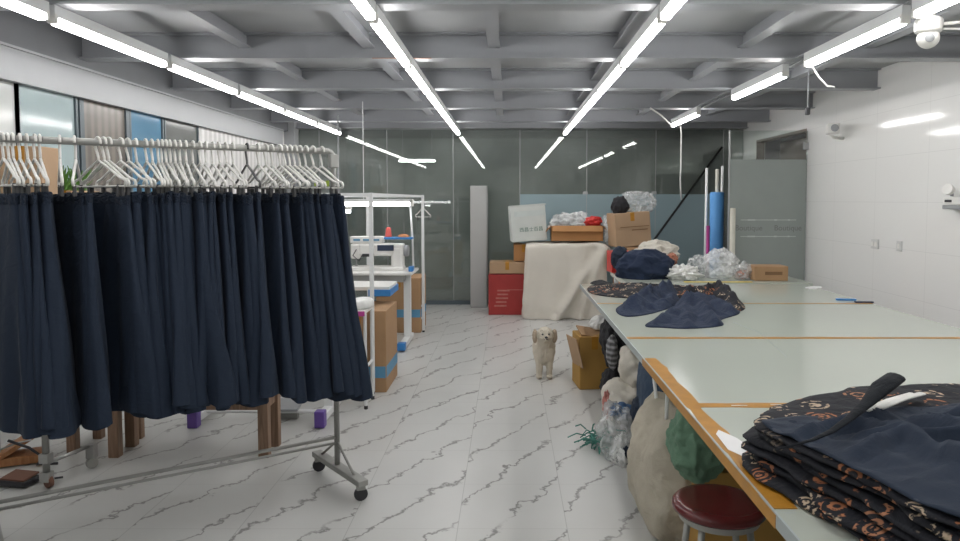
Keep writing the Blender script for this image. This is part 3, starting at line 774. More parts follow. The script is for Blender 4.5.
# ------------------------------------------------------------------ cutting table
t = thing('cutting_table', 'long pale green cutting table with orange taped seams', 'table', (0, 0, 0))
TL, TR = 0.645, 2.64
ys = [0.2, 1.27, 2.52, 3.77, 5.04, 6.2]
for i in range(len(ys) - 1):
    MB().box(((TL+TR)/2, (ys[i]+ys[i+1])/2, 0.735), (TR-TL, ys[i+1]-ys[i]-0.003, 0.03), 0.002).build('board', M['table_top'], t)
    fr = MB().box((TL + 0.09, (ys[i]+ys[i+1])/2, 0.695), (0.03, ys[i+1]-ys[i], 0.05)); fr.box((TR - 0.02, (ys[i]+ys[i+1])/2, 0.695), (0.03, ys[i+1]-ys[i], 0.05))
    fr.box(((TL+TR)/2 + 0.03, ys[i] + 0.03, 0.695), (TR-TL-0.15, 0.03, 0.05)); fr.build('frame', M['table_edge'], t)
    MB().box((TL - 0.003, (ys[i]+ys[i+1])/2, 0.735), (0.006, ys[i+1]-ys[i]-0.003, 0.034)).build('edge_strip', M['table_edge'], t)
def tape_strip(pts, wds, z, mat='tape', name='seam_tape'):
    mb = MB(); bm = mb.bm; L = []; Rr = []
    for (x, y, nx, ny), wd in zip(pts, wds):
        L.append((x - nx*wd, y - ny*wd)); Rr.append((x + nx*wd, y + ny*wd))
    poly = L + Rr[::-1]
    mb.prism(poly, z, z + 0.0012)
    o = mb.build(name, M[mat], t); return o
for y, x1, wd in ((5.04, TR, 0.014), (3.77, TR, 0.022), (2.52, TR, 0.026)):
    n = 24
    tape_strip([(TL + (x1-TL)*k/n, y, 0, 1) for k in range(n+1)], [wd*(0.75 + 0.5*random.random()) if k % 5 else wd for k in range(n+1)], 0.7502)
n = 26
tape_strip([(TL + 0.028, 1.66 + (3.28-1.66)*k/n, 1, 0) for k in range(n+1)], [0.03 + 0.012*math.sin(k*0.9) * random.random() for k in range(n+1)], 0.7506, name='edge_tape')
MB().box((TL - 0.0068, 2.46, 0.732), (0.0012, 1.66, 0.034)).build('edge_tape', M['tape'], t)
mb = MB(); mb.prism([(0.69, 2.0), (0.735, 2.05), (0.72, 2.16), (0.685, 2.24), (0.665, 2.20), (0.66, 2.06)], 0.752, 0.753); mb.build('white_patch', M['white_tape'], t)
ro = MB()
for k in range(9): ro.box((0.8 + k*0.17 + random.random()*0.05, 2.52 + random.uniform(-.006, .006), 0.7516), (0.04 + random.random()*0.04, 0.006, 0.0006))
ro.build('scuff', M['white_tape'], t)
for y in (0.6, 1.9, 3.15, 4.4, 5.9):
    for x in (TL + 0.32, TR - 0.05):
        MB().box((x, y, 0.335), (0.04, 0.04, 0.67)).build('leg', M['white_metal'], t)
br = MB().tube([(TL+0.035, 2.95, 0.67), (TL+0.06, 3.08, 0.28), (TL+0.035, 3.22, 0.67)], 0.008, 8); br.build('brace', M['white_metal'], t)
ln = MB().tube([gp(733, 322, z=0.7505), gp(760, 333, z=0.7505), gp(787, 357, z=0.7505)], 0.0012, 4); ln.build('chalk_line', M['table_edge'], t)
# small things on the table
o = MB().box(gp(846, 299.5, z=0.756), (0.14, 0.03, 0.012), 0.003, Euler((0, 0, R(-8)))).build('marker', M['blue_paint'], None); tag(o, 'left of two small blue markers on the table by the white wall', 'marker')
o = MB().box(gp(864, 302, z=0.756), (0.13, 0.03, 0.012), 0.003, Euler((0, 0, R(-4)))).build('marker', M['screen'], None); tag(o, 'right and darker of two small blue markers on the table', 'marker')
o = heap([gp(805, 288, z=.75).to_2d(), gp(813, 289.5, z=.75).to_2d(), gp(822, 287.5, z=.75).to_2d(), gp(814, 286.5, z=.75).to_2d()], 0.7505, 0.008, 5, 0.004).build('paper_scrap', M['white_tape']); tag(o, 'scrap of white paper at the far right corner of the cutting table', 'paper')

# garments lying at the far end of the table
def outl(pts, z=0.75): return [gp(a, b, z=z).to_2d() for a, b in pts][::-1]
o = heap(outl([(588, 288), (600, 285), (640, 284), (680, 287), (712, 288), (700, 294), (664, 299), (620, 298), (592, 294)]), 0.7505, 0.045, 1, 0.025, 7).build('printed_garment', M['pattern'], None, True)
tag(o, 'flat dark printed garment spread at the far left corner of the cutting table', 'clothes')
o = heap(outl([(660, 300), (672, 291), (700, 286), (722, 287), (742, 303), (742, 311), (715, 312), (690, 308)]), 0.7505, 0.03, 2, 0.04, 5, 1.6, creases=[(gp(690,297,z=.75).to_2d(), gp(722,291,z=.75).to_2d(), 0.06, 0.06), (gp(718,292,z=.75).to_2d(), gp(738,307,z=.75).to_2d(), 0.09, 0.05), (gp(706,303,z=.75).to_2d(), gp(728,300,z=.75).to_2d(), 0.05, 0.04)]).build('printed_garment', M['pattern'], None, True)
tag(o, 'crumpled dark printed garment heaped behind the navy pieces', 'clothes')
o = heap(outl([(590, 283.5), (600, 282), (612, 283.5), (600, 285.5)]), 0.7505, 0.03, 3, 0.01, 7).build('printed_garment', M['dark_cloth'], None, True)
tag(o, 'small dark rag at the far corner of the cutting table', 'clothes')
o = heap(outl([(616, 312), (622, 305), (650, 296), (672, 288), (680, 296), (676, 305), (655, 313), (628, 317)]), 0.7505, 0.02, 4, 0.03, 5, 1.7, creases=[(gp(630,310,z=.75).to_2d(), gp(670,294,z=.75).to_2d(), 0.1, 0.07), (gp(664,308,z=.75).to_2d(), gp(676,298,z=.75).to_2d(), 0.05, 0.05), (gp(624,312,z=.75).to_2d(), gp(650,309,z=.75).to_2d(), 0.03, 0.04)]).build('navy_garment', M['navy_light'], None, True)
tag(o, 'folded navy garment piece at left of the two on the table', 'clothes')
o = heap(outl([(645, 326), (662, 315), (678, 301), (700, 296), (728, 305), (740, 313), (722, 320), (722, 326), (690, 329), (662, 328)]), 0.7505, 0.03, 5, 0.035, 4.5, 1.5, creases=[(gp(655,325,z=.75).to_2d(), gp(690,305,z=.75).to_2d(), 0.05, 0.05), (gp(690,304,z=.75).to_2d(), gp(722,302,z=.75).to_2d(), 0.1, 0.08), (gp(700,306,z=.75).to_2d(), gp(715,325,z=.75).to_2d(), 0.05, 0.045), (gp(684,312,z=.75).to_2d(), gp(690,327,z=.75).to_2d(), 0.04, 0.04), (gp(716,306,z=.75).to_2d(), gp(734,313,z=.75).to_2d(), 0.06, 0.05)]).build('navy_garment', M['navy_light'], None, True)
tag(o, 'larger crumpled navy garment piece nearest the camera at the table far end', 'clothes')

# stacked printed skirts in the right foreground
base = [(0.675, 1.95), (0.715, 1.72), (0.775, 1.50), (0.86, 1.25), (1.2, 1.02), (1.9, 1.02), (2.3, 1.4), (2.2, 1.95), (1.65, 2.22), (1.2, 2.24), (0.88, 2.12)]
base = base[::-1]
zf = lambda x, y: 0.022 * max(0, min(1, (x - 0.72) / 0.5)) ** 1.0
pos = ['bottom', 'second from the bottom', 'third from the bottom', 'fourth from the bottom', 'fifth from the bottom', 'topmost']
for k in range(6):
    th = 0.022
    o_ = [(x + random.uniform(-.012, .012) + 0.006*k*(1 if x < 1.2 else 0), y + random.uniform(-.012, .012)) for x, y in base]
    zz = 0.7515 + k*0.0226
    fz = (lambda kk: (lambda x, y: zf(x, y) * kk / 5.0))(k)
    o = slab(o_, zz, th, k, 0.02, zfun=fz).build('printed_skirt', M['pattern'], None, True)
    tag(o, 'dark printed skirt, %s in the foreground stack' % pos[k], 'clothes', 'stacked printed skirts')
topz = 0.7515 + 6*0.0226
nv = [(0.705, 1.90), (0.735, 1.72), (0.79, 1.50), (0.875, 1.27), (1.2, 1.06), (1.85, 1.06), (2.22, 1.42), (2.1, 1.85), (1.6, 2.02), (1.3, 1.99), (0.98, 1.935)][::-1]
cr = [((1.10, 1.80), (1.55, 1.45), .045, .035), ((1.06, 1.80), (1.25, 1.25), .05, .028), ((0.95, 1.80), (1.02, 1.30), .045, .026), ((1.3, 1.9), (1.9, 1.5), .05, .04), ((0.78, 1.78), (1.02, 1.86), .04, .026), ((0.82, 1.62), (0.98, 1.70), .03, .022), ((1.15, 1.55), (1.1, 1.2), .04, .024), ((0.88, 1.72), (1.18, 1.62), .035, .02)]
cr = [(Vector(a_), Vector(b_), h_, w_) for a_, b_, h_, w_ in cr]
mb = heap(nv, topz + 0.004, 0.03, 9, 0.022, 3.6, 2.0, 34, 200, creases=cr)
for v in mb.bm.verts:
    e = max(0.0, min(1.0, (v.co.z - topz) / 0.012))
    a_ = (v.co.x * 0.80 + v.co.y * 0.60); b_ = (-v.co.x * 0.60 + v.co.y * 0.80)
    w_ = rdg((a_ * 2.2 + 3.1, b_ * 8.5 + 0.35 * math.sin(a_ * 7), 0.3), 1.0, 2) - 1.0
    v.co.z += zf(v.co.x, v.co.y) + e * (0.010 * w_ + 0.012 * fb((v.co.x, v.co.y, 5), 9))
o = mb.build('navy_skirt', M['navy'], None, True)
tag(o, 'plain navy skirt thrown on top of the printed stack in the right foreground', 'clothes')
s = [gp(775, 450, z=.915), gp(812, 440, z=.928), gp(832, 431, z=.938), gp(850, 418, z=.95), gp(868, 402, z=.975), gp(882, 387, z=1.0), gp(896, 377, z=1.02)]
o = MB().tube(s, [0.003, 0.006, 0.009, 0.012, 0.019, 0.030, 0.028], 12, flat=0.45).build('waist_strap', M['black_cloth'], None, True)
tag(o, 'dark cloth strap sticking up from the navy skirt on the stack', 'strap')
for k, (pa, pb, lab) in enumerate((((866, 410), (912, 394), 'left of two white plastic strips lying on the navy skirt'), ((880, 408), (922, 393.5), 'right of two white plastic strips lying on the navy skirt'))):
    a = gp(pa[0], pa[1], z=0.94); b = gp(pb[0], pb[1], z=0.93)
    o = MB().tube([a, (a+b)/2 + Vector((0, 0, 0.004)), b], 0.012, 8, flat=0.35).build('plastic_strip', M['white_plastic'], None, True)
    tag(o, lab, 'strip', 'white strips on the stack')

# ------------------------------------------------------------------ bags and things under the table
p = gp(588, 391, z=0)
t = carton('carton', 'battered yellow-brown carton on the floor beside the cutting table', p.x + 0.04, 5.62, 0, 0.24, 0.30, 0.42, R(6), 'card_yellow', (0, 0))
MB().box((-0.15, -0.1, 0.30), (0.006, 0.22, 0.24), 0, Euler((0, R(-14), R(10)))).build('flap', M['card_light'], t)
MB().box((0.0, 0.0, 0.43), (0.2, 0.24, 0.012), 0.003, Euler((R(8), R(10), 0))).build('flap', M['card'], t)
def under(name, label, px, py, y, r, mat, seed, amp=0.16, f=1.7, sub=5, ridged=0.15, cat='bag', floor=0.002, **kw): return bl(name, label, cat, px, py, y, r, mat, seed, amp, f, sub, ridged, floor, **kw)
under('plastic_bag', 'white plastic bag on top of the battered yellow carton', 601, 326, 5.75, (0.10, 0.12, 0.09), 'bag_white', 31, 0.25, 3, 4, 0.25, floor=0.44)
under('cloth_bag', 'black bag of cuttings under the far end of the cutting table', 613, 338, 5.35, (0.10, 0.22, 0.22), 'dark_cloth', 32, 0.25)
under('cloth_bundle', 'grey checked cloth bundle hanging beside the yellow carton', 612, 352, 5.05, (0.045, 0.08, 0.13), 'grey_cloth', 33, 0.15)
under('cloth_bag', 'lower black cloth bundle right of the yellow carton', 612, 385, 5.25, (0.09, 0.14, 0.16), 'dark_cloth', 34, 0.2)
under('cloth_bag', 'upper cream cloth bag bulging out under the table', 634, 366, 4.75, (0.115, 0.2, 0.16), 'cream', 35, 0.16, 1.5, 5, 0.16)
under('cloth_bag', 'lower cream cloth bag on the floor with hanging end', 622, 402, 4.68, (0.145, 0.2, 0.16), 'cream', 36, 0.16, 1.5, 5, 0.16)
under('cloth_bundle', 'pink scrap of cloth hanging from the lower cream bag', 607, 404, 4.6, (0.03, 0.05, 0.09), 'pink_print', 37, 0.3, 3, 4, 0.2)
under('denim_bundle', 'dark blue cloth hanging under the taped table edge', 658, 395, 3.85, (0.11, 0.28, 0.24), 'denim', 38, 0.12, 1.5, 5, 0.12, 'clothes')
under('denim_bundle', 'navy cloth roll tucked before the big beige sack', 641, 412, 3.95, (0.06, 0.1, 0.10), 'navy', 39, 0.15, 2.4, 4, 0.2, 'clothes')
under('plastic_bag', 'clear plastic bag of scraps on the floor beside the beige sack', 617, 435, 4.05, (0.12, 0.2, 0.20), 'bag', 40, 0.22, 2.4, 5, 0.25)
under('scrap_bundle', 'white scraps inside the clear bag on the floor', 622, 455, 3.95, (0.06, 0.12, 0.12), 'bag_white', 41, 0.3, 3, 4, 0.3, 'scraps')
under('scrap_bundle', 'small navy scrap inside the clear bag by the beige sack', 626, 453, 3.86, (0.02, 0.03, 0.04), 'navy', 42, 0.4, 3, 4, 0.3, 'scraps')
under('scrap_bundle', 'blue cloth scraps on top of the clear floor bag', 622, 411, 4.2, (0.08, 0.1, 0.05), 'blue_bits', 43, 0.4, 3, 4, 0.4, 'scraps')
mb = MB(); pc = gp(598, 437, z=0.06)
for k in range(70):
    a = random.uniform(0, 6.28); l = random.uniform(.05, .14)
    q = Vector((pc.x + random.gauss(0, .035), pc.y + random.gauss(0, .06), 0.012 + random.random()*0.07))
    e = q + Vector((math.cos(a)*l, math.sin(a)*l*0.6, random.uniform(-.03, .03))); e.z = max(0.006, e.z)
    mb.tube([q, (q+e)/2 + Vector((0, 0, .02)), e], 0.004, 4)
tag(mb.build('thread_shreds', M['teal_bits']), 'tuft of teal and blue thread shreds on the floor by the clear bag', 'scraps', None, 'stuff')
o = blob((0.80, 3.14, 0.285), (0.235, 0.31, 0.305), 50, 0.08, 1.8, 6, 0.002, 0.10, 0.62).build('cloth_sack', M['sack'], None, True)
tag(o, 'big tall beige cloth sack standing beside the cutting table', 'bag')
t = carton('carton', 'yellow-brown carton under the table behind the red stool', 0.93, 2.78, 0, 0.34, 0.22, 0.44, 0, 'card_yellow')
o = blob((0.745, 2.70, 0.545), (0.12, 0.13, 0.155), 51, 0.10, 2.3, 5, None, 0.24, 0.9).build('cloth_bag', M['green_cloth'], None, True)
tag(o, 'crumpled dark green bag under the table edge behind the stool', 'bag')

# stool
p = gp(719, 503, z=0.46)
t = thing('stool', 'round dark red topped stool under the near table edge', 'stool', (p.x, p.y, 0))
MB().lathe([(0.13, 0.435), (0.152, 0.437), (0.158, 0.445), (0.158, 0.458), (0.15, 0.466), (0.13, 0.469), (0.06, 0.466), (0.001, 0.466)], n=48).build('seat', M['seat_red'], t, angle=50)
MB().lathe([(0.125, 0.41), (0.135, 0.41), (0.135, 0.4345), (0.125, 0.4345)], n=40).build('seat_ring', M['dull_steel'], t, angle=30)
for k in range(4):
    a = R(45 + 90*k); c, s_ = math.cos(a), math.sin(a)
    MB().tube([(0.11*c, 0.11*s_, 0.425), (0.165*c, 0.165*s_, 0.005)], 0.012, 10).build('leg', M['dull_steel'], t, True)
n = 32
MB().tube([(0.147*math.cos(2*math.pi*k/n), 0.147*math.sin(2*math.pi*k/n), 0.15) for k in range(n)], 0.008, 8, True).build('foot_ring', M['dull_steel'], t, True)

# ------------------------------------------------------------------ dog
def dog():
    p = gp(544, 378, z=0)
    t = thing('dog', 'small fluffy cream dog standing in the aisle facing the camera', 'dog', (p.x, p.y, 0), R(4))
    mb = MB()
    def cap(a, b, r0, r1, n=7):
        a, b = Vector(a), Vector(b)
        for k in range(n):
            u = k/(n-1); q = a.lerp(b, u); rr = r0 + (r1-r0)*u; mb.ball(q, rr, 2)
    mb.ball((0.015, 0.14, 0.235), (0.098, 0.17, 0.105), 3); mb.ball((0, 0.01, 0.225), (0.094, 0.085, 0.12), 3)
    mb.ball((0.03, 0.26, 0.225), (0.098, 0.085, 0.105), 3)
    cap((0, -0.02, 0.28), (0, -0.05, 0.36), 0.062, 0.056)
    mb.ball((0, -0.06, 0.38), (0.075, 0.06, 0.064), 3); mb.ball((0, -0.045, 0.405), (0.05, 0.045, 0.04), 3)
    cap((0, -0.09, 0.372), (0, -0.124, 0.366), 0.032, 0.022, 5)
    for s in (-1, 1):
        mb.ball((s*0.03, -0.1, 0.36), (0.024, 0.024, 0.02), 2)
        cap((s*0.045, 0, 0.22), (s*0.043, -0.015, 0.12), 0.042, 0.031); cap((s*0.043, -0.015, 0.12), (s*0.043, -0.012, 0.03), 0.030, 0.026)
        mb.ball((s*0.043, -0.03, 0.018), (0.026, 0.035, 0.018), 2)
        x = 0.035 + s*0.052
        cap((x, 0.27, 0.22), (x, 0.235, 0.15), 0.048, 0.033); cap((x, 0.235, 0.15), (x, 0.30, 0.095), 0.03, 0.022); cap((x, 0.30, 0.095), (x, 0.285, 0.03), 0.02, 0.019)
        mb.ball((x, 0.27, 0.018), (0.024, 0.033, 0.018), 2)
    cap((0.03, 0.33, 0.26), (0.07, 0.37, 0.30), 0.024, 0.03); cap((0.07, 0.37, 0.30), (0.085, 0.32, 0.325), 0.03, 0.018)
    body = mb.build('body', M['fur'], t)
    m = body.modifiers.new('r', 'REMESH'); m.mode = 'VOXEL'; m.voxel_size = 0.006
    s = body.modifiers.new('s', 'SMOOTH'); s.factor = 0.5; s.iterations = 4
    dg = bpy.context.evaluated_depsgraph_get(); dg.update()
    me = bpy.data.meshes.new_from_object(body.evaluated_get(dg))
    body.modifiers.clear(); body.data = me
    for v in me.vertices:
        c = v.co
        stretch = Vector((c.x*70, c.y*70, c.z*28))
        v.co = c + v.normal * (0.006 * (noise.noise(stretch) + 0.5*noise.noise(stretch*2.3)))
        if v.co.z < 0.001: v.co.z = 0.001
    me.polygons.foreach_set('use_smooth', [True]*len(me.polygons))
    for s_ in (-1, 1):
        e = blob((s_*0.082, -0.045, 0.365), (0.022, 0.034, 0.058), 60 + s_, 0.15, 3, 4).build('ear', M['fur_tan'], t, True)
        MB().ball((s_*0.026, -0.112, 0.392), (0.009, 0.007, 0.009), 3).build('eye', M['dark_plastic'], t, True)
    MB().ball((0, -0.146, 0.374), (0.013, 0.010, 0.010), 3).build('nose', M['dark_plastic'], t, True)
    MB().tube([(-0.018, -0.134, 0.352), (0, -0.142, 0.357), (0.018, -0.134, 0.352)], 0.003, 6).build('mouth', M['dark_plastic'], t, True)
    return t
dog()

# ------------------------------------------------------------------ garment rack in the left foreground
A = gp(333, 151.5, y=3.62); B = gp(1, 138.5, z=A.z)
ZB = A.z
dirv = (B - A); dirv.z = 0; Lr = dirv.length; dirv.normalize()
perp = Vector((-dirv.y, dirv.x, 0))
if perp.y > 0: perp = -perp                               # towards the camera
ang = math.atan2(perp.y, perp.x)
LEFT = B + dirv * 0.075
t = thing('garment_rack', 'grey tubular rolling rack carrying the row of navy skirts', 'rack', (0, 0, 0))
MB().tube([A + dirv*0.02, LEFT], 0.0155, 14).build('top_rail', M['dull_steel'], t, True)
railz = gp(333, 437, y=A.y).z
post = MB().tube([(A.x, A.y, 0.10), (A.x, A.y, ZB - 0.02), (A.x + dirv.x*0.012, A.y + dirv.y*0.012, ZB - 0.004), (A.x + dirv.x*0.03, A.y + dirv.y*0.03, ZB)], 0.0145, 14); post.build('post', M['dull_steel'], t, True)
MB().box((A.x, A.y, ZB - 0.05), (0.045, 0.045, 0.07), 0.006, Euler((0, 0, ang))).build('joint', M['dull_steel'], t)
MB().tube([(LEFT.x, LEFT.y, 0.10), (LEFT.x, LEFT.y, ZB)], 0.017, 14).build('post', M['dull_steel'], t, True)
rl = MB().tube([(A.x, A.y, railz), (LEFT.x, LEFT.y, railz)], 0.009, 12); rl.tube([(A.x, A.y, railz - 0.03), (LEFT.x, LEFT.y, railz - 0.03)], 0.007, 8)
rl.build('lower_rail', M['dull_steel'], t, True)
bdir = Matrix.Rotation(R(6), 3, 'Z') @ perp; bang = math.atan2(bdir.y, bdir.x)
for P_ in (A, LEFT):
    f0 = Vector((P_.x, P_.y, 0.095)) - bdir*0.26; f1 = Vector((P_.x, P_.y, 0.095)) + bdir*0.29
    bs = MB(); mid = (f0+f1)/2
    bs.box(mid, ((f1-f0).length, 0.055, 0.03), 0.004, Euler((0, 0, bang))); bs.build('base_bar', M['dull_steel'], t)
    for q in (f0 + bdir*0.03, f1 - bdir*0.03):
        c = MB(); c.lathe([(0.008, -0.012), (0.032, -0.012), (0.034, -0.008), (0.034, 0.008), (0.032, 0.012), (0.008, 0.012)], c=(q.x, q.y, 0.035), n=20, rot=Euler((R(90), 0, R(20))))
        co = c.build('caster', M['dark_plastic'], t, angle=30)
        MB().box((q.x, q.y, 0.068), (0.045, 0.034, 0.024), 0.004, Euler((0, 0, R(20)))).build('fork', M['dull_steel'], co)
    for s in (-1, 1):
        MB().tube([Vector((P_.x, P_.y, railz - 0.02)), Vector((P_.x, P_.y, 0.1)) + bdir*(0.2*s)], 0.007, 8).build('brace', M['dull_steel'], t, True)

# hangers
def hanger(mat, clipm):
    t = thing('hanger', 'x', 'hanger')
    h = MB(); r = 0.0057
    hook = []
    for k in range(11):
        a = R(-20 + 200*k/10); hook.append((0.021*math.cos(a) * 1.0, 0, 0.0 + 0.021*math.sin(a)))
    hook = hook[::1]
    pts = hook + [(-0.0205, 0, -0.02), (-0.008, 0, -0.045), (0, 0, -0.065), (0, 0, -0.085)]
    h.tube(pts, 0.0055, 8)
    h.tube([(-0.205, 0, -0.19), (-0.212, 0, -0.178), (-0.205, 0, -0.166), (-0.185, 0, -0.160), (-0.17, 0, -0.158), (-0.09, 0, -0.118), (0, 0, -0.078), (0.09, 0, -0.118), (0.17, 0, -0.158), (0.185, 0, -0.160), (0.205, 0, -0.166), (0.212, 0, -0.178), (0.205, 0, -0.19)], r, 8)
    h.tube([(-0.205, 0, -0.19), (0.205, 0, -0.19)], 0.004, 8)
    h.build('frame', mat, t, True)
    for x in (-0.15, 0.15):
        c = MB().box((x, 0, -0.212), (0.018, 0.014, 0.046), 0.003); c.tube([(x, 0, -0.19), (x, 0, -0.182)], 0.006, 6); c.build('clip', clipm, t)
    return t
def skirt(seed):
    rnd = random.Random(seed)
    t = thing('skirt', 'x', 'skirt')
    mb = MB(); bm = mb.bm; n = 84; H = 0.99 + rnd.uniform(-.015, .02); rows = []
    ph = rnd.uniform(0, 6.28); ph2 = rnd.uniform(0, 6.28); hw = 0.20 + rnd.uniform(-.01, .012)
    J = 16
    for j in range(J+1):
        v = j/J; z = -0.222 - 0.035 - (H - 0.035)*v
        rw = []
        a = hw + (0.315 + 0.02*math.sin(ph) - hw)*(v**0.9); b = 0.021 + 0.032*v
        for k in range(n):
            th = 2*math.pi*k/n; cx, sx = math.cos(th), math.sin(th)
            x = a*(abs(cx)**0.75)*(1 if cx >= 0 else -1)
            pl = (0.3 + 0.9*v) * (0.005*math.sin(x*72 + ph + 1.2*v*math.sin(ph2)) + 0.011*math.sin(x*30 + ph2 - v*1.5))
            sgn = 1 if sx >= 0 else -1
            y = b*abs(sx)**0.6*sgn + pl*(0.6 if sx >= 0 else 1.0) + 0.018*v*math.sin(x*9 + ph)
            y += 0.012*v*math.sin(4*v + ph2 + x*5)
            zz = z + (0.012*v*math.sin(x*25 + ph) + 0.006*math.sin(3*th+ph2)*v)
            rw.append(bm.verts.new((x, y, zz)))
        rows.append(rw)
    for j in range(J):
        for k in range(n): bm.faces.new((rows[j][k], rows[j+1][k], rows[j+1][(k+1) % n], rows[j][(k+1) % n]))
    mb.build('skirt_body', M['navy'], t, True)
    wb = MB(); bm = wb.bm; rows = []
    for (zz, e) in ((-0.216, 0.85), (-0.214, 1.0), (-0.222, 1.12), (-0.246, 1.12), (-0.257, 1.05), (-0.262, 0.9)):
        rw = []
        for k in range(n):
            th = 2*math.pi*k/n; cx, sx = math.cos(th), math.sin(th)
            x = (hw + 0.003)*(abs(cx)**0.75)*(1 if cx >= 0 else -1)
            y = 0.0165*e*abs(sx)**0.6*(1 if sx >= 0 else -1) + 0.004*math.sin(x*150 + ph) + 0.3*(0.0075*math.sin(x*72 + ph) + 0.009*math.sin(x*33 + ph2))
            rw.append(bm.verts.new((x, y, zz + 0.005*math.sin(x*60 + ph2))))
        rows.append(rw)
    for j in range(len(rows)-1):
        for k in range(n): bm.faces.new((rows[j][k], rows[j+1][k], rows[j+1][(k+1) % n], rows[j][(k+1) % n]))
    wb.build('waistband', M['navy_band'], t, True)
    return t
def ordinal(n):
    return '%d%s' % (n, 'th' if 10 <= n % 100 <= 20 else {1: 'st', 2: 'nd', 3: 'rd'}.get(n % 10, 'th'))
hookpx = [322, 313, 306, 300, 295, 290, 285, 280, 272, 266, 258, 247, 233, 226, 219, 213, 206, 200, 193, 186, 180, 175, 170, 166, 162, 158, 152, 146, 136, 128, 121, 109, 104, 98, 75, 60, 40, 35, 27, 20, 13, 8, 3]
hp_white = hanger(M['white_plastic'], M['dark_grey']); hp_dark = hanger(M['dark_grey'], M['dark_plastic'])
sk = [skirt(s) for s in range(7)]
SWING = -1
used_w = used_d = False; used_s = [False]*7
rnd = random.Random(4)
for i, px in enumerate(hookpx):
    # point of the rail seen at this column
    d = ray(px, 150); e = dirv
    # solve A + s*e on the vertical plane through the ray
    det = d.x*(-e.y) - d.y*(-e.x)
    tt = (A.x*(-e.y) - A.y*(-e.x)) / det
    q = Vector((d.x*tt, d.y*tt, ZB))
    f = i / (len(hookpx) - 1)
    dev = R(rnd.uniform(-4, 4)) + R(1) + R(11) * abs(2*f - 1)
    if px in (109, 104, 98, 128, 121): dev += R(14)
    if px in (60, 75): dev -= R(10)
    rot = ang + dev
    dark = (px == 247)
    if dark:
        o = hp_dark; used_d = True
    elif not used_w: o = hp_white; used_w = True
    else: o = copy_tree(hp_white)
    o.location = q; o.rotation_euler = (R(rnd.uniform(-2, 2)), 0, rot)
    if dark: tag(o, 'the one dark grey hanger on the rolling rack among white ones', 'hanger')
    else: tag(o, 'white clip hanger, %s from the right end of the rolling rack rail' % ordinal(i+1), 'hanger', 'hangers on the rolling rack')
    k = i % 7
    if not used_s[k]: s = sk[k]; used_s[k] = True
    else: s = copy_tree(sk[k])
    s.location = q + Vector((0, 0, -0.014 + rnd.uniform(-.006, .006)))
    flip = rnd.random() < .5
    turn = R(16) if px in (75, 60, 98) else 0.0
    swing = R(max(0, 9 - i) / 9 * 3.7)
    s.rotation_euler = (swing * (1 if flip else -1) * SWING, 0, rot + turn + R(rnd.uniform(-6, 6)) + (math.pi if flip else 0))
    s.scale = (1.0 + (0.06 if i < 4 else 0.0), rnd.uniform(0.8, 1.35), 0.985 - 0.06*f - 0.035*math.sin(math.pi*min(1, f*1.15)))
    s.location.z -= 0.21 * 0.06 * f
    tag(s, 'navy gathered skirt, %s from the right end of the rolling rack' % ordinal(i+1), 'skirt', 'navy skirts on the rolling rack')

# lime size labels on two clips at the right end
for px, lab in ((316, 'lime green label on a hanger near the right end, smaller one'), (327.5, 'lime green label on the clip nearest the right end of the rack')):
    p = gp(px, 183.5, y=3.62)
    o = MB().box(p, (0.018, 0.006, 0.03), 0.002).build('size_label', M['lime']); tag(o, lab, 'label')

# ------------------------------------------------------------------ second small rack stand, bench, stool behind the skirts
p = gp(47, 484, z=0.02)
t = thing('rack_stand', 'grey rack stand with casters behind the skirts at far left', 'rack', (p.x, p.y, 0))
MB().tube([(0, 0, 0.05), (0, 0, 1.45)], 0.017, 12).build('post', M['dull_steel'], t, True)
MB().box((0, 0, 0.16), (0.05, 0.05, 0.05), 0.004).build('clamp', M['steel'], t)
MB().box((0, 0, 0.06), (0.05, 0.05, 0.05), 0.004).build('clamp', M['steel'], t)
q = gp(92, 463, z=0.03)
dq = q - p; MB().tube([(0, 0, 0.13), (dq.x, dq.y, 0.13)], 0.010, 10).build('base_bar', M['steel'], t, True)
MB().box((dq.x, dq.y, 0.10), (0.045, 0.045, 0.08), 0.004).build('clamp', M['steel'], t)
MB().tube([(0, 0, 1.44), (dq.x, dq.y, 1.44)], 0.014, 10).build('top_bar', M['dull_steel'], t, True)
MB().lathe([(0.008, -0.012), (0.03, -0.012), (0.032, 0), (0.03, 0.012), (0.008, 0.012)], c=(dq.x, dq.y, 0.033), n=20, rot=Euler((R(90), 0, R(50)))).build('caster', M['dull_steel'], t, angle=30)
MB().lathe([(0.008, -0.012), (0.03, -0.012), (0.032, 0), (0.03, 0.012), (0.008, 0.012)], c=(0.01, 0, 0.033), n=20, rot=Euler((R(90), 0, R(-30)))).build('caster', M['rust_steel'], t, angle=30)

a = gp(116, 462, z=0); b = gp(265, 459, z=0)
t = thing('wooden_bench', 'worn wooden bench behind the hanging skirts', 'bench', (0, 0, 0))
def leg4(x, y, sx, sy, h, parent, mat='wood'):
    MB().box((x, y, h/2), (sx, sy, h), 0.004).build('leg', M[mat], parent)
yb = 4.02; ybk = 4.20
bx0 = gp(116, 462, y=yb).x; bx1 = gp(265, 459, y=yb).x
for x in (bx0, bx1):
    for y in (yb, ybk): leg4(x, y, 0.06, 0.055, 0.44, t)
MB().box(((bx0+bx1)/2, yb, 0.305), (bx1-bx0-0.06, 0.03, 0.05), 0.003).build('rail', M['wood'], t)
MB().box(((bx0+bx1)/2, ybk, 0.305), (bx1-bx0-0.06, 0.03, 0.05), 0.003).build('rail', M['wood'], t)
for x in (bx0, bx1): MB().box((x, (yb+ybk)/2, 0.305), (0.03, ybk-yb-0.055, 0.05), 0.003).build('rail', M['wood'], t)
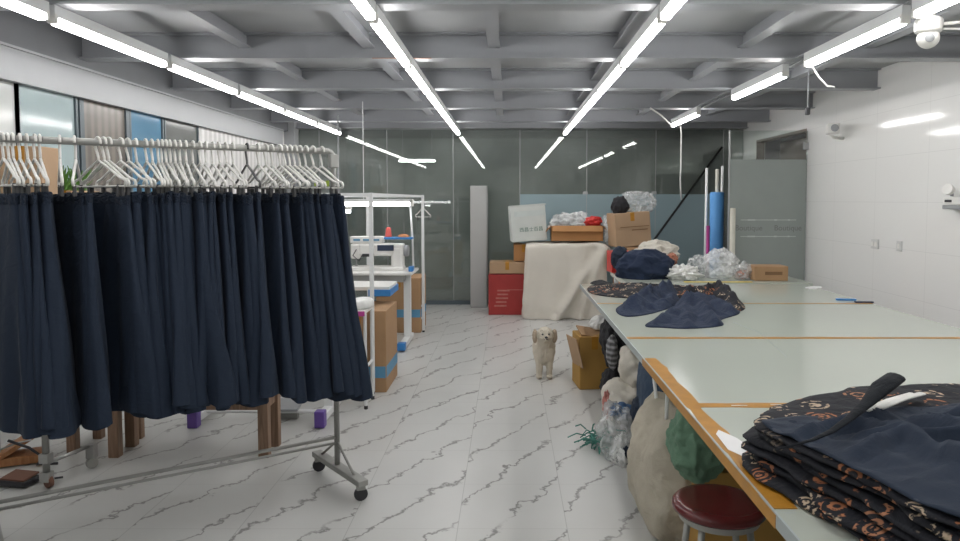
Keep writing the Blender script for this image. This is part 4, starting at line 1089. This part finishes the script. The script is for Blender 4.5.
MB().box(((bx0+bx1)/2, (yb+ybk)/2, 0.457), (bx1-bx0+0.1, ybk-yb+0.1, 0.034), 0.004).build('top', M['wood'], t)
t = thing('wooden_stool', 'square wooden stool behind the skirts, left of the wooden bench', 'stool', (0, 0, 0))
sx0 = gp(76, 460, y=4.1).x; sx1 = gp(100, 452, y=4.32).x
sx1 = sx0 + 0.27
for x in (sx0, sx1 - 0.02):
    for y in (4.08, 4.34): MB().box((x, y, 0.22), (0.055, 0.05, 0.44), 0.004).build('leg', M['wood'], t)
MB().box(((sx0+sx1)/2 - .01, 4.21, 0.455), (0.36, 0.34, 0.03), 0.004).build('seat', M['wood'], t)
# orange wooden board / case and pedal in the far left corner
p = gp(14, 468, z=0)
t = thing('wooden_case', 'orange-brown wooden board with cables lying behind the skirts at far left', 'board', (p.x - 0.05, p.y + 0.1, 0), R(25))
MB().box((0, 0, 0.10), (0.34, 0.20, 0.025), 0.004, Euler((0, R(-32), 0))).build('top_board', M['orange_wood'], t)
MB().box((0.0, -0.02, 0.03), (0.28, 0.16, 0.045), 0.004).build('base_board', M['orange_wood'], t)
MB().tube([(-0.02, -0.11, 0.16), (0.08, -0.13, 0.11), (0.14, -0.13, 0.05), (0.12, -0.15, 0.012), (0.22, -0.17, 0.012)], 0.008, 8).build('cable', M['dark_plastic'], t, True)
MB().tube([(-0.1, -0.11, 0.10), (0.02, -0.115, 0.14), (0.09, -0.12, 0.15)], 0.005, 8).build('cable', M['steel'], t, True)
p = gp(20, 484, z=0)
t = thing('foot_pedal', 'black foot pedal on the floor at the far left edge', 'pedal', (p.x, p.y, 0), R(-12))
MB().box((0, 0, 0.02), (0.17, 0.12, 0.03), 0.008).build('base', M['dark_plastic'], t)
MB().box((0, 0, 0.045), (0.15, 0.1, 0.012), 0.004, Euler((R(8), 0, 0))).build('treadle', M['rust_steel'], t)
MB().tube([(0.08, 0, 0.03), (0.13, 0.04, 0.02), (0.17, 0.1, 0.012)], 0.006, 8).build('cable', M['dark_plastic'], t, True)

# white sewing machine stand with purple end caps behind the skirts
a = gp(195, 440, z=0); b = gp(323, 437, z=0)
ys0 = 4.55
xa = gp(195, 430, y=ys0).x; xb = gp(321, 430, y=ys0).x
t = thing('machine_stand', 'white sewing machine stand with purple end caps behind the skirts', 'sewing stand', (0, 0, 0))
for x in (xa, xb):
    MB().box((x, ys0 + 0.22, 0.06), (0.06, 0.42, 0.05), 0.004).build('foot_bar', M['white_metal'], t)
    MB().box((x, ys0 - 0.01, 0.06), (0.066, 0.07, 0.11), 0.006).build('end_cap', M['purple'], t)
    MB().box((x, ys0 + 0.22, 0.39), (0.06, 0.05, 0.62), 0.004).build('column', M['white_metal'], t)
MB().cyl((xa, ys0 + 0.12, 0.07), (xb, ys0 + 0.12, 0.07), 0.013, 10).build('cross_bar', M['white_metal'], t)
MB().box(((xa+xb)/2, ys0 + 0.22, 0.72), (xb-xa+0.14, 0.40, 0.035), 0.006).build('top', M['white_metal'], t)
p = gp(270, 424, z=0.05)
t = thing('foot_pedal', 'grey treadle pedal under the white machine stand with purple caps', 'pedal', (p.x, 4.72, 0))
MB().box((0, 0, 0.10), (0.25, 0.16, 0.02), 0.005, Euler((R(12), 0, 0))).build('treadle', M['grey_plastic'], t)
MB().box((0, 0.02, 0.04), (0.2, 0.05, 0.08), 0.004).build('pivot', M['dull_steel'], t)

# ------------------------------------------------------------------ sewing corner behind the rack's right end
# white tube frame
t = thing('metal_rack', 'white square tube rack standing by the sewing machine', 'rack', (0, 0, 0))
n0 = gp(373, 394, z=0); f0 = gp(423.5, 332, z=0)
HT = 1.555
P1 = Vector((n0.x, n0.y, 0)); P2 = Vector((f0.x, f0.y, 0))
P3 = Vector((n0.x - 0.62, n0.y, 0)); P4 = Vector((f0.x - 0.62, f0.y, 0))
for q in (P1, P2, P3, P4):
    pt = MB().box((q.x, q.y, HT/2 + 0.01), (0.03, 0.03, HT - 0.02), 0.003).build('post', M['white_metal'], t)
    MB().cyl((q.x, q.y, 0), (q.x, q.y, 0.02), 0.014, 10).build('foot', M['dark_plastic'], pt)
for z, nm, prs in ((HT - 0.015, 'top_rail', ((P1, P2), (P3, P4), (P1, P3), (P2, P4))), (0.30, 'lower_rail', ((P2, P4),)), (0.16, 'lower_rail', ((P2, P4),))):
    for u, v in prs:
        m_ = (u+v)/2; dl = (v-u).length; an = math.atan2(v.y-u.y, v.x-u.x)
        MB().box((m_.x, m_.y, z), (dl - 0.03, 0.024, 0.024), 0.002, Euler((0, 0, an))).build(nm, M['white_metal'], t)
# rod with one hanger
p = gp(412, 202, y=7.3); q = gp(449, 202.5, y=7.3)
o = MB().tube([(P2.x - 0.25, 7.35, p.z), (q.x - 0.03, 7.35, p.z - 0.005), (q.x, 7.35, p.z + 0.01)], 0.008, 8).build('hanging_rod', M['white_metal'], None, True)
tag(o, 'thin white rod sticking out to the right of the tube rack', 'rod')
ho = copy_tree(hp_white); ho.location = (gp(423, 204, y=7.35).x, 7.35, p.z + 0.005 - 0.0); ho.rotation_euler = (0, 0, R(-12)); ho.scale = (0.40, 0.9, 0.85)
tag(ho, 'single small white hanger alone on the thin rod by the tube rack', 'hanger')

# sewing table + machine
TY = 7.0
xe = gp(412, 272, y=TY).x
t = thing('sewing_table', 'white sewing table on a column leg with blue foot cap', 'table', (0, 0, 0))
MB().box((xe - 0.6, TY + 0.27, 0.755), (1.2, 0.54, 0.03), 0.01).build('top', M['white_plastic'], t)
MB().box((xe - 0.6, TY + 0.3, 0.70), (1.0, 0.4, 0.08), 0.01).build('apron', M['alu'], t)
for x in (xe - 0.09, xe - 1.1):
    lg = MB().box((x, TY + 0.3, 0.40), (0.075, 0.05, 0.66), 0.006); lg.build('leg', M['white_metal'], t)
    MB().box((x, TY + 0.2, 0.045), (0.07, 0.62, 0.05), 0.006).build('foot', M['white_metal'], t)
    MB().box((x, TY - 0.13, 0.05), (0.078, 0.09, 0.075), 0.006).build('foot_cap', M['blue_paint'], t)
MB().box((xe - 0.02, TY + 0.1, 0.80), (0.045, 0.12, 0.05), 0.006).build('control_box', M['blue_paint'], t)
mx = gp(375, 260, y=TY + 0.15).x
t = thing('sewing_machine', 'white industrial sewing machine with a dark display on the white table', 'sewing machine', (mx, TY + 0.28, 0.77))
MB().box((0, 0, 0.02), (0.56, 0.2, 0.04), 0.01).build('bed', M['white_plastic'], t)
MB().box((0.05, 0, 0.215), (0.46, 0.15, 0.13), 0.02).build('arm', M['white_plastic'], t)
MB().box((0.215, 0, 0.13), (0.125, 0.16, 0.24), 0.03).build('column', M['white_plastic'], t)
MB().box((-0.215, 0, 0.20), (0.10, 0.14, 0.16), 0.02).build('head', M['white_plastic'], t)
MB().box((0.10, -0.078, 0.235), (0.17, 0.012, 0.06), 0.004).build('display', M['screen'], t)
MB().lathe([(0.055, 0), (0.06, 0.01), (0.06, 0.04), (0.05, 0.05)], c=(0.28, 0, 0.2), n=24, rot=Euler((0, R(90), 0))).build('handwheel', M['grey_plastic'], t, angle=30)
MB().cyl((-0.215, -0.01, 0.13), (-0.215, -0.01, 0.045), 0.006, 8).build('needle_bar', M['steel'], t)
MB().box((-0.215, -0.01, 0.05), (0.03, 0.04, 0.012), 0.003).build('presser_foot', M['steel'], t)
MB().tube([(-0.2, -0.08, 0.22), (-0.23, -0.11, 0.16), (-0.17, -0.1, 0.1), (-0.14, -0.09, 0.16)], 0.006, 6).build('tension_lever', M['dark_plastic'], t, True)
MB().box((-0.08, -0.085, 0.16), (0.12, 0.02, 0.03), 0.004).build('name_plate', M['dark_plastic'], t)
t2 = thing('control_unit', 'small white control unit lying on top of the sewing machine', 'control box', (mx - 0.1, TY + 0.28, 1.052))
MB().box((0, 0, 0.035), (0.34, 0.12, 0.07), 0.008).build('body', M['white_plastic'], t2)
for x in (-0.1, 0.0, 0.1): MB().box((x, -0.062, 0.035), (0.07, 0.004, 0.02), 0.001).build('label_strip', M['blue_print'], t2)
# thread stand
ax = gp(412.5, 262, y=7.35).x
t = thing('thread_stand', 'slim white thread stand with a blue tray at right of the machine', 'thread stand', (ax, 7.35, 0))
zb = 0.77; zt2 = gp(411, 203, y=7.35).z; zc = gp(400, 238, y=7.35).z
MB().tube([(0.01, 0, zb), (0, 0, (zb+zt2)/2), (-0.02, 0, zt2)], 0.011, 10).build('pole', M['white_metal'], t, True)
MB().box((-0.14, 0, zc), (0.30, 0.14, 0.022), 0.006).build('tray', M['blue_paint'], t)
MB().box((-0.17, 0, zt2 + 0.015), (0.30, 0.05, 0.018), 0.004).build('top_arm', M['blue_paint'], t)
MB().cyl((-0.09, 0.02, zc), (-0.09, 0.02, zc + 0.16), 0.003, 6).build('spindle', M['steel'], t)
MB().cyl((-0.25, 0, zc), (-0.25, 0, zc + 0.15), 0.003, 6).build('spindle', M['steel'], t)
o = MB().lathe([(0.034, 0), (0.034, 0.01), (0.026, 0.09), (0.014, 0.1), (0.001, 0.1)], c=(ax - 0.25, 7.35, zc + 0.012), n=20).build('thread_cone', M['thread_red'], None, angle=40); tag(o, 'coral red thread cone standing on the blue tray', 'thread')
o = MB().lathe([(0.06, 0), (0.055, 0.018), (0.02, 0.03), (0.001, 0.03)], c=(ax - 0.09, 7.35, zc + 0.012), n=20).build('thread_cone', M['thread_orange'], None, angle=40); tag(o, 'flat orange thread spool lying on the blue tray', 'thread')
# work lamps
pl = gp(345, 204, y=7.2); pr_ = gp(410, 204, y=7.2)
t = thing('work_lamp', 'lit tube work lamp above the sewing machine', 'lamp', (0, 0, 0))
MB().box(((pl.x+pr_.x)/2 - 0.15, 7.2, pl.z), (pr_.x - pl.x + 0.3, 0.035, 0.04), 0.01).build('tube', M['lamp_dim'], t)
MB().box(((pl.x+pr_.x)/2 - 0.15, 7.2, pl.z + 0.035), (pr_.x - pl.x + 0.36, 0.05, 0.03), 0.004).build('housing', M['white_metal'], t)
MB().box((pr_.x + 0.02, 7.2, pl.z + 0.01), (0.035, 0.05, 0.07), 0.006).build('end_cap', M['white_plastic'], t)
sx_ = gp(363.5, 180, y=7.2).x
MB().cyl((sx_, 7.2, pl.z + 0.04), (sx_, 7.2, 2.5), 0.004, 6).build('suspension', M['white_metal'], t)
p = gp(345, 211.5, y=6.6)
t = thing('work_lamp', 'small lit lamp head below the tube work lamp by the last skirt', 'lamp', (p.x, 6.6, p.z))
MB().box((0, 0, 0), (0.10, 0.05, 0.03), 0.008).build('diffuser', M['lamp_dim'], t)
MB().box((0, 0, 0.03), (0.12, 0.06, 0.03), 0.006).build('housing', M['white_plastic'], t)
MB().tube([(-0.03, 0, 0.03), (-0.06, 0, 0.1), (-0.06, 0.02, 0.9)], 0.008, 8).build('arm', M['grey_plastic'], t, True)

# cartons under the sewing tables
q = gp(385, 395, z=0)
carton('carton', 'near brown carton with a blue stripe beside the white tube rack', q.x - 0.22, q.y + 0.34, 0, 0.44, 0.54, 0.64, 0, 'card', stripe=(0.16, 0.09, 'blue_print'))
q = gp(421, 334, z=0)
carton('carton', 'farther brown carton with a blue stripe behind the column leg', q.x - 0.26, q.y + 0.32, 0, 0.5, 0.5, 0.62, 0, 'card', stripe=(0.22, 0.09, 'blue_print'))
# low white table with a blue edge and pressed cloth
y0 = 5.72; z0 = 0.735
xe2 = gp(389, 290, y=y0).x
t = thing('work_table', 'low white work table with a bright blue edge', 'table', (0, 0, 0))
MB().box((xe2 - 0.5, y0 + 0.22, z0 + 0.035), (1.0, 0.42, 0.03), 0.004).build('top', M['white_plastic'], t)
MB().box((xe2 - 0.08, y0 + 0.004, z0 + 0.0), (0.18, 0.012, 0.055), 0.003).build('edge_band', M['blue_paint'], t)
MB().box((xe2 + 0.005, y0 + 0.22, z0 + 0.0), (0.012, 0.42, 0.055), 0.003).build('edge_band', M['blue_paint'], t)
for x in (xe2 - 0.9, xe2 - 0.75):
    for y in (y0 + 0.06, y0 + 0.38): MB().box((x, y, 0.376), (0.035, 0.035, 0.75)).build('leg', M['white_metal'], t)
# near folding table with white cloth
p = gp(366, 409, z=0)
t = thing('folding_table', 'white folding table with slim legs and a magenta edge', 'table', (0, 0, 0))
MB().box((p.x - 0.27, p.y + 0.12, 0.70), (0.55, 0.32, 0.025), 0.004).build('top', M['white_plastic'], t)
MB().box((p.x - 0.27, p.y - 0.035, 0.695), (0.55, 0.012, 0.035), 0.003).build('edge_band', M['magenta'], t)
for x in (p.x, p.x - 0.5):
    for y in (p.y, p.y + 0.25):
        lg = MB().cyl((x, y, 0.02), (x, y, 0.69), 0.012, 10).build('leg', M['white_metal'], t)
        MB().cyl((x, y, 0), (x, y, 0.025), 0.014, 10).build('foot', M['dark_plastic'], lg)
MB().cyl((p.x, p.y, 0.30), (p.x, p.y + 0.25, 0.30), 0.010, 8).build('brace', M['white_metal'], t)
MB().cyl((p.x, p.y, 0.42), (p.x - 0.5, p.y, 0.42), 0.010, 8).build('brace', M['white_metal'], t)
o = slab([(p.x - 0.02, p.y + 0.02), (p.x - 0.02, p.y + 0.24), (p.x - 0.45, p.y + 0.24), (p.x - 0.45, p.y + 0.02)], 0.7135, 0.06, 3, 0.02).build('folded_cloth', M['bag_white'], None, True)
tag(o, 'folded white cloth on the folding table beside the last skirt', 'clothes')

# ------------------------------------------------------------------ things by the left windows seen between hangers
t = thing('window_shelf', 'pale shelf along the left windows behind the hangers', 'shelf', (0, 0, 0))
MB().box((-2.9, 4.9, 1.30), (0.34, 2.4, 0.03), 0.003).build('top', M['fascia'], t)
for y in (3.9, 5.9): MB().box((-2.98, y, 0.642), (0.18, 0.03, 1.285)).build('support', M['fascia'], t)
p = gp(38, 170, y=4.5)
carton('carton', 'brown carton on the window shelf seen between the left hangers', -2.90, 4.27, 1.318, 0.24, 0.20, 0.50, R(4), 'card_light')
p = gp(70, 190, y=4.9)
carton('carton', 'low beige carton on the window shelf behind the gap in the hangers', -2.80, 4.56, 1.318, 0.12, 0.28, 0.24, R(-3), 'card_light')
def plant(x, y, z, seed, label):
    rd = random.Random(seed); t = thing('potted_plant', label, 'plant', (x, y, z)); t.scale = (1.0, 1.0, 1.7)
    MB().lathe([(0.04, 0), (0.055, 0.09), (0.06, 0.095), (0.052, 0.095), (0.045, 0.07), (0.001, 0.07)], n=20).build('pot', M['leaf_dark'], t, angle=40)
    lv = MB()
    for k in range(46):
        a = rd.uniform(0, 6.28); l = rd.uniform(.07, .15); h = rd.uniform(.06, .17)
        e = Vector((math.cos(a)*l*0.8, math.sin(a)*l*0.8, 0.08 + h)); s = Vector((0, 0, 0.07)); m_ = (s+e)/2 + Vector((0, 0, 0.03))
        lv.tube([s, m_, e], [0.003, 0.014, 0.002], 6, flat=0.25)
    lv.build('leaves', M['leaf'], t)
plant(-2.97, 4.83, 1.317, 1, 'green leafy plant on the window shelf behind the left hangers')
plant(-2.97, 4.64, 1.317, 2, 'second green leafy plant, just behind the low beige carton on the window shelf')
o = MB().lathe([(0.03, 0), (0.032, 0.16), (0.012, 0.2), (0.012, 0.24), (0.001, 0.24)], c=(-2.84, 4.80, 1.3165), n=18).build('bottle', M['leaf_dark'], None, angle=40); tag(o, 'dark bottle on the window shelf left of the green plant', 'bottle')

# ------------------------------------------------------------------ world, camera, view
wd = bpy.data.worlds.new('world'); SC.world = wd; wd.use_nodes = True
bg = wd.node_tree.nodes.get('Background'); bg.inputs[0].default_value = (0.05, 0.05, 0.055, 1); bg.inputs[1].default_value = 0.3
cam = bpy.data.cameras.new('camera'); co = bpy.data.objects.new('camera', cam); COL.objects.link(co)
cam.sensor_width = 36; cam.lens = 700/960*36
cam.shift_x = -28/960; cam.shift_y = -31.5/960
cam.clip_start = 0.05
co.location = (0, 0, EYE); co.rotation_euler = (R(90) - PITCH, 0, 0)
SC.camera = co
SC.view_settings.view_transform = 'Standard'; SC.view_settings.look = 'None'
SC.view_settings.gamma = 1.0; SC.view_settings.use_curve_mapping = False
SC.view_settings.exposure = 0.08
SC.cycles.max_bounces = 8; SC.cycles.transparent_max_bounces = 16
SC.cycles.caustics_reflective = False; SC.cycles.caustics_refractive = False
SC.cycles.sample_clamp_indirect = 6.0
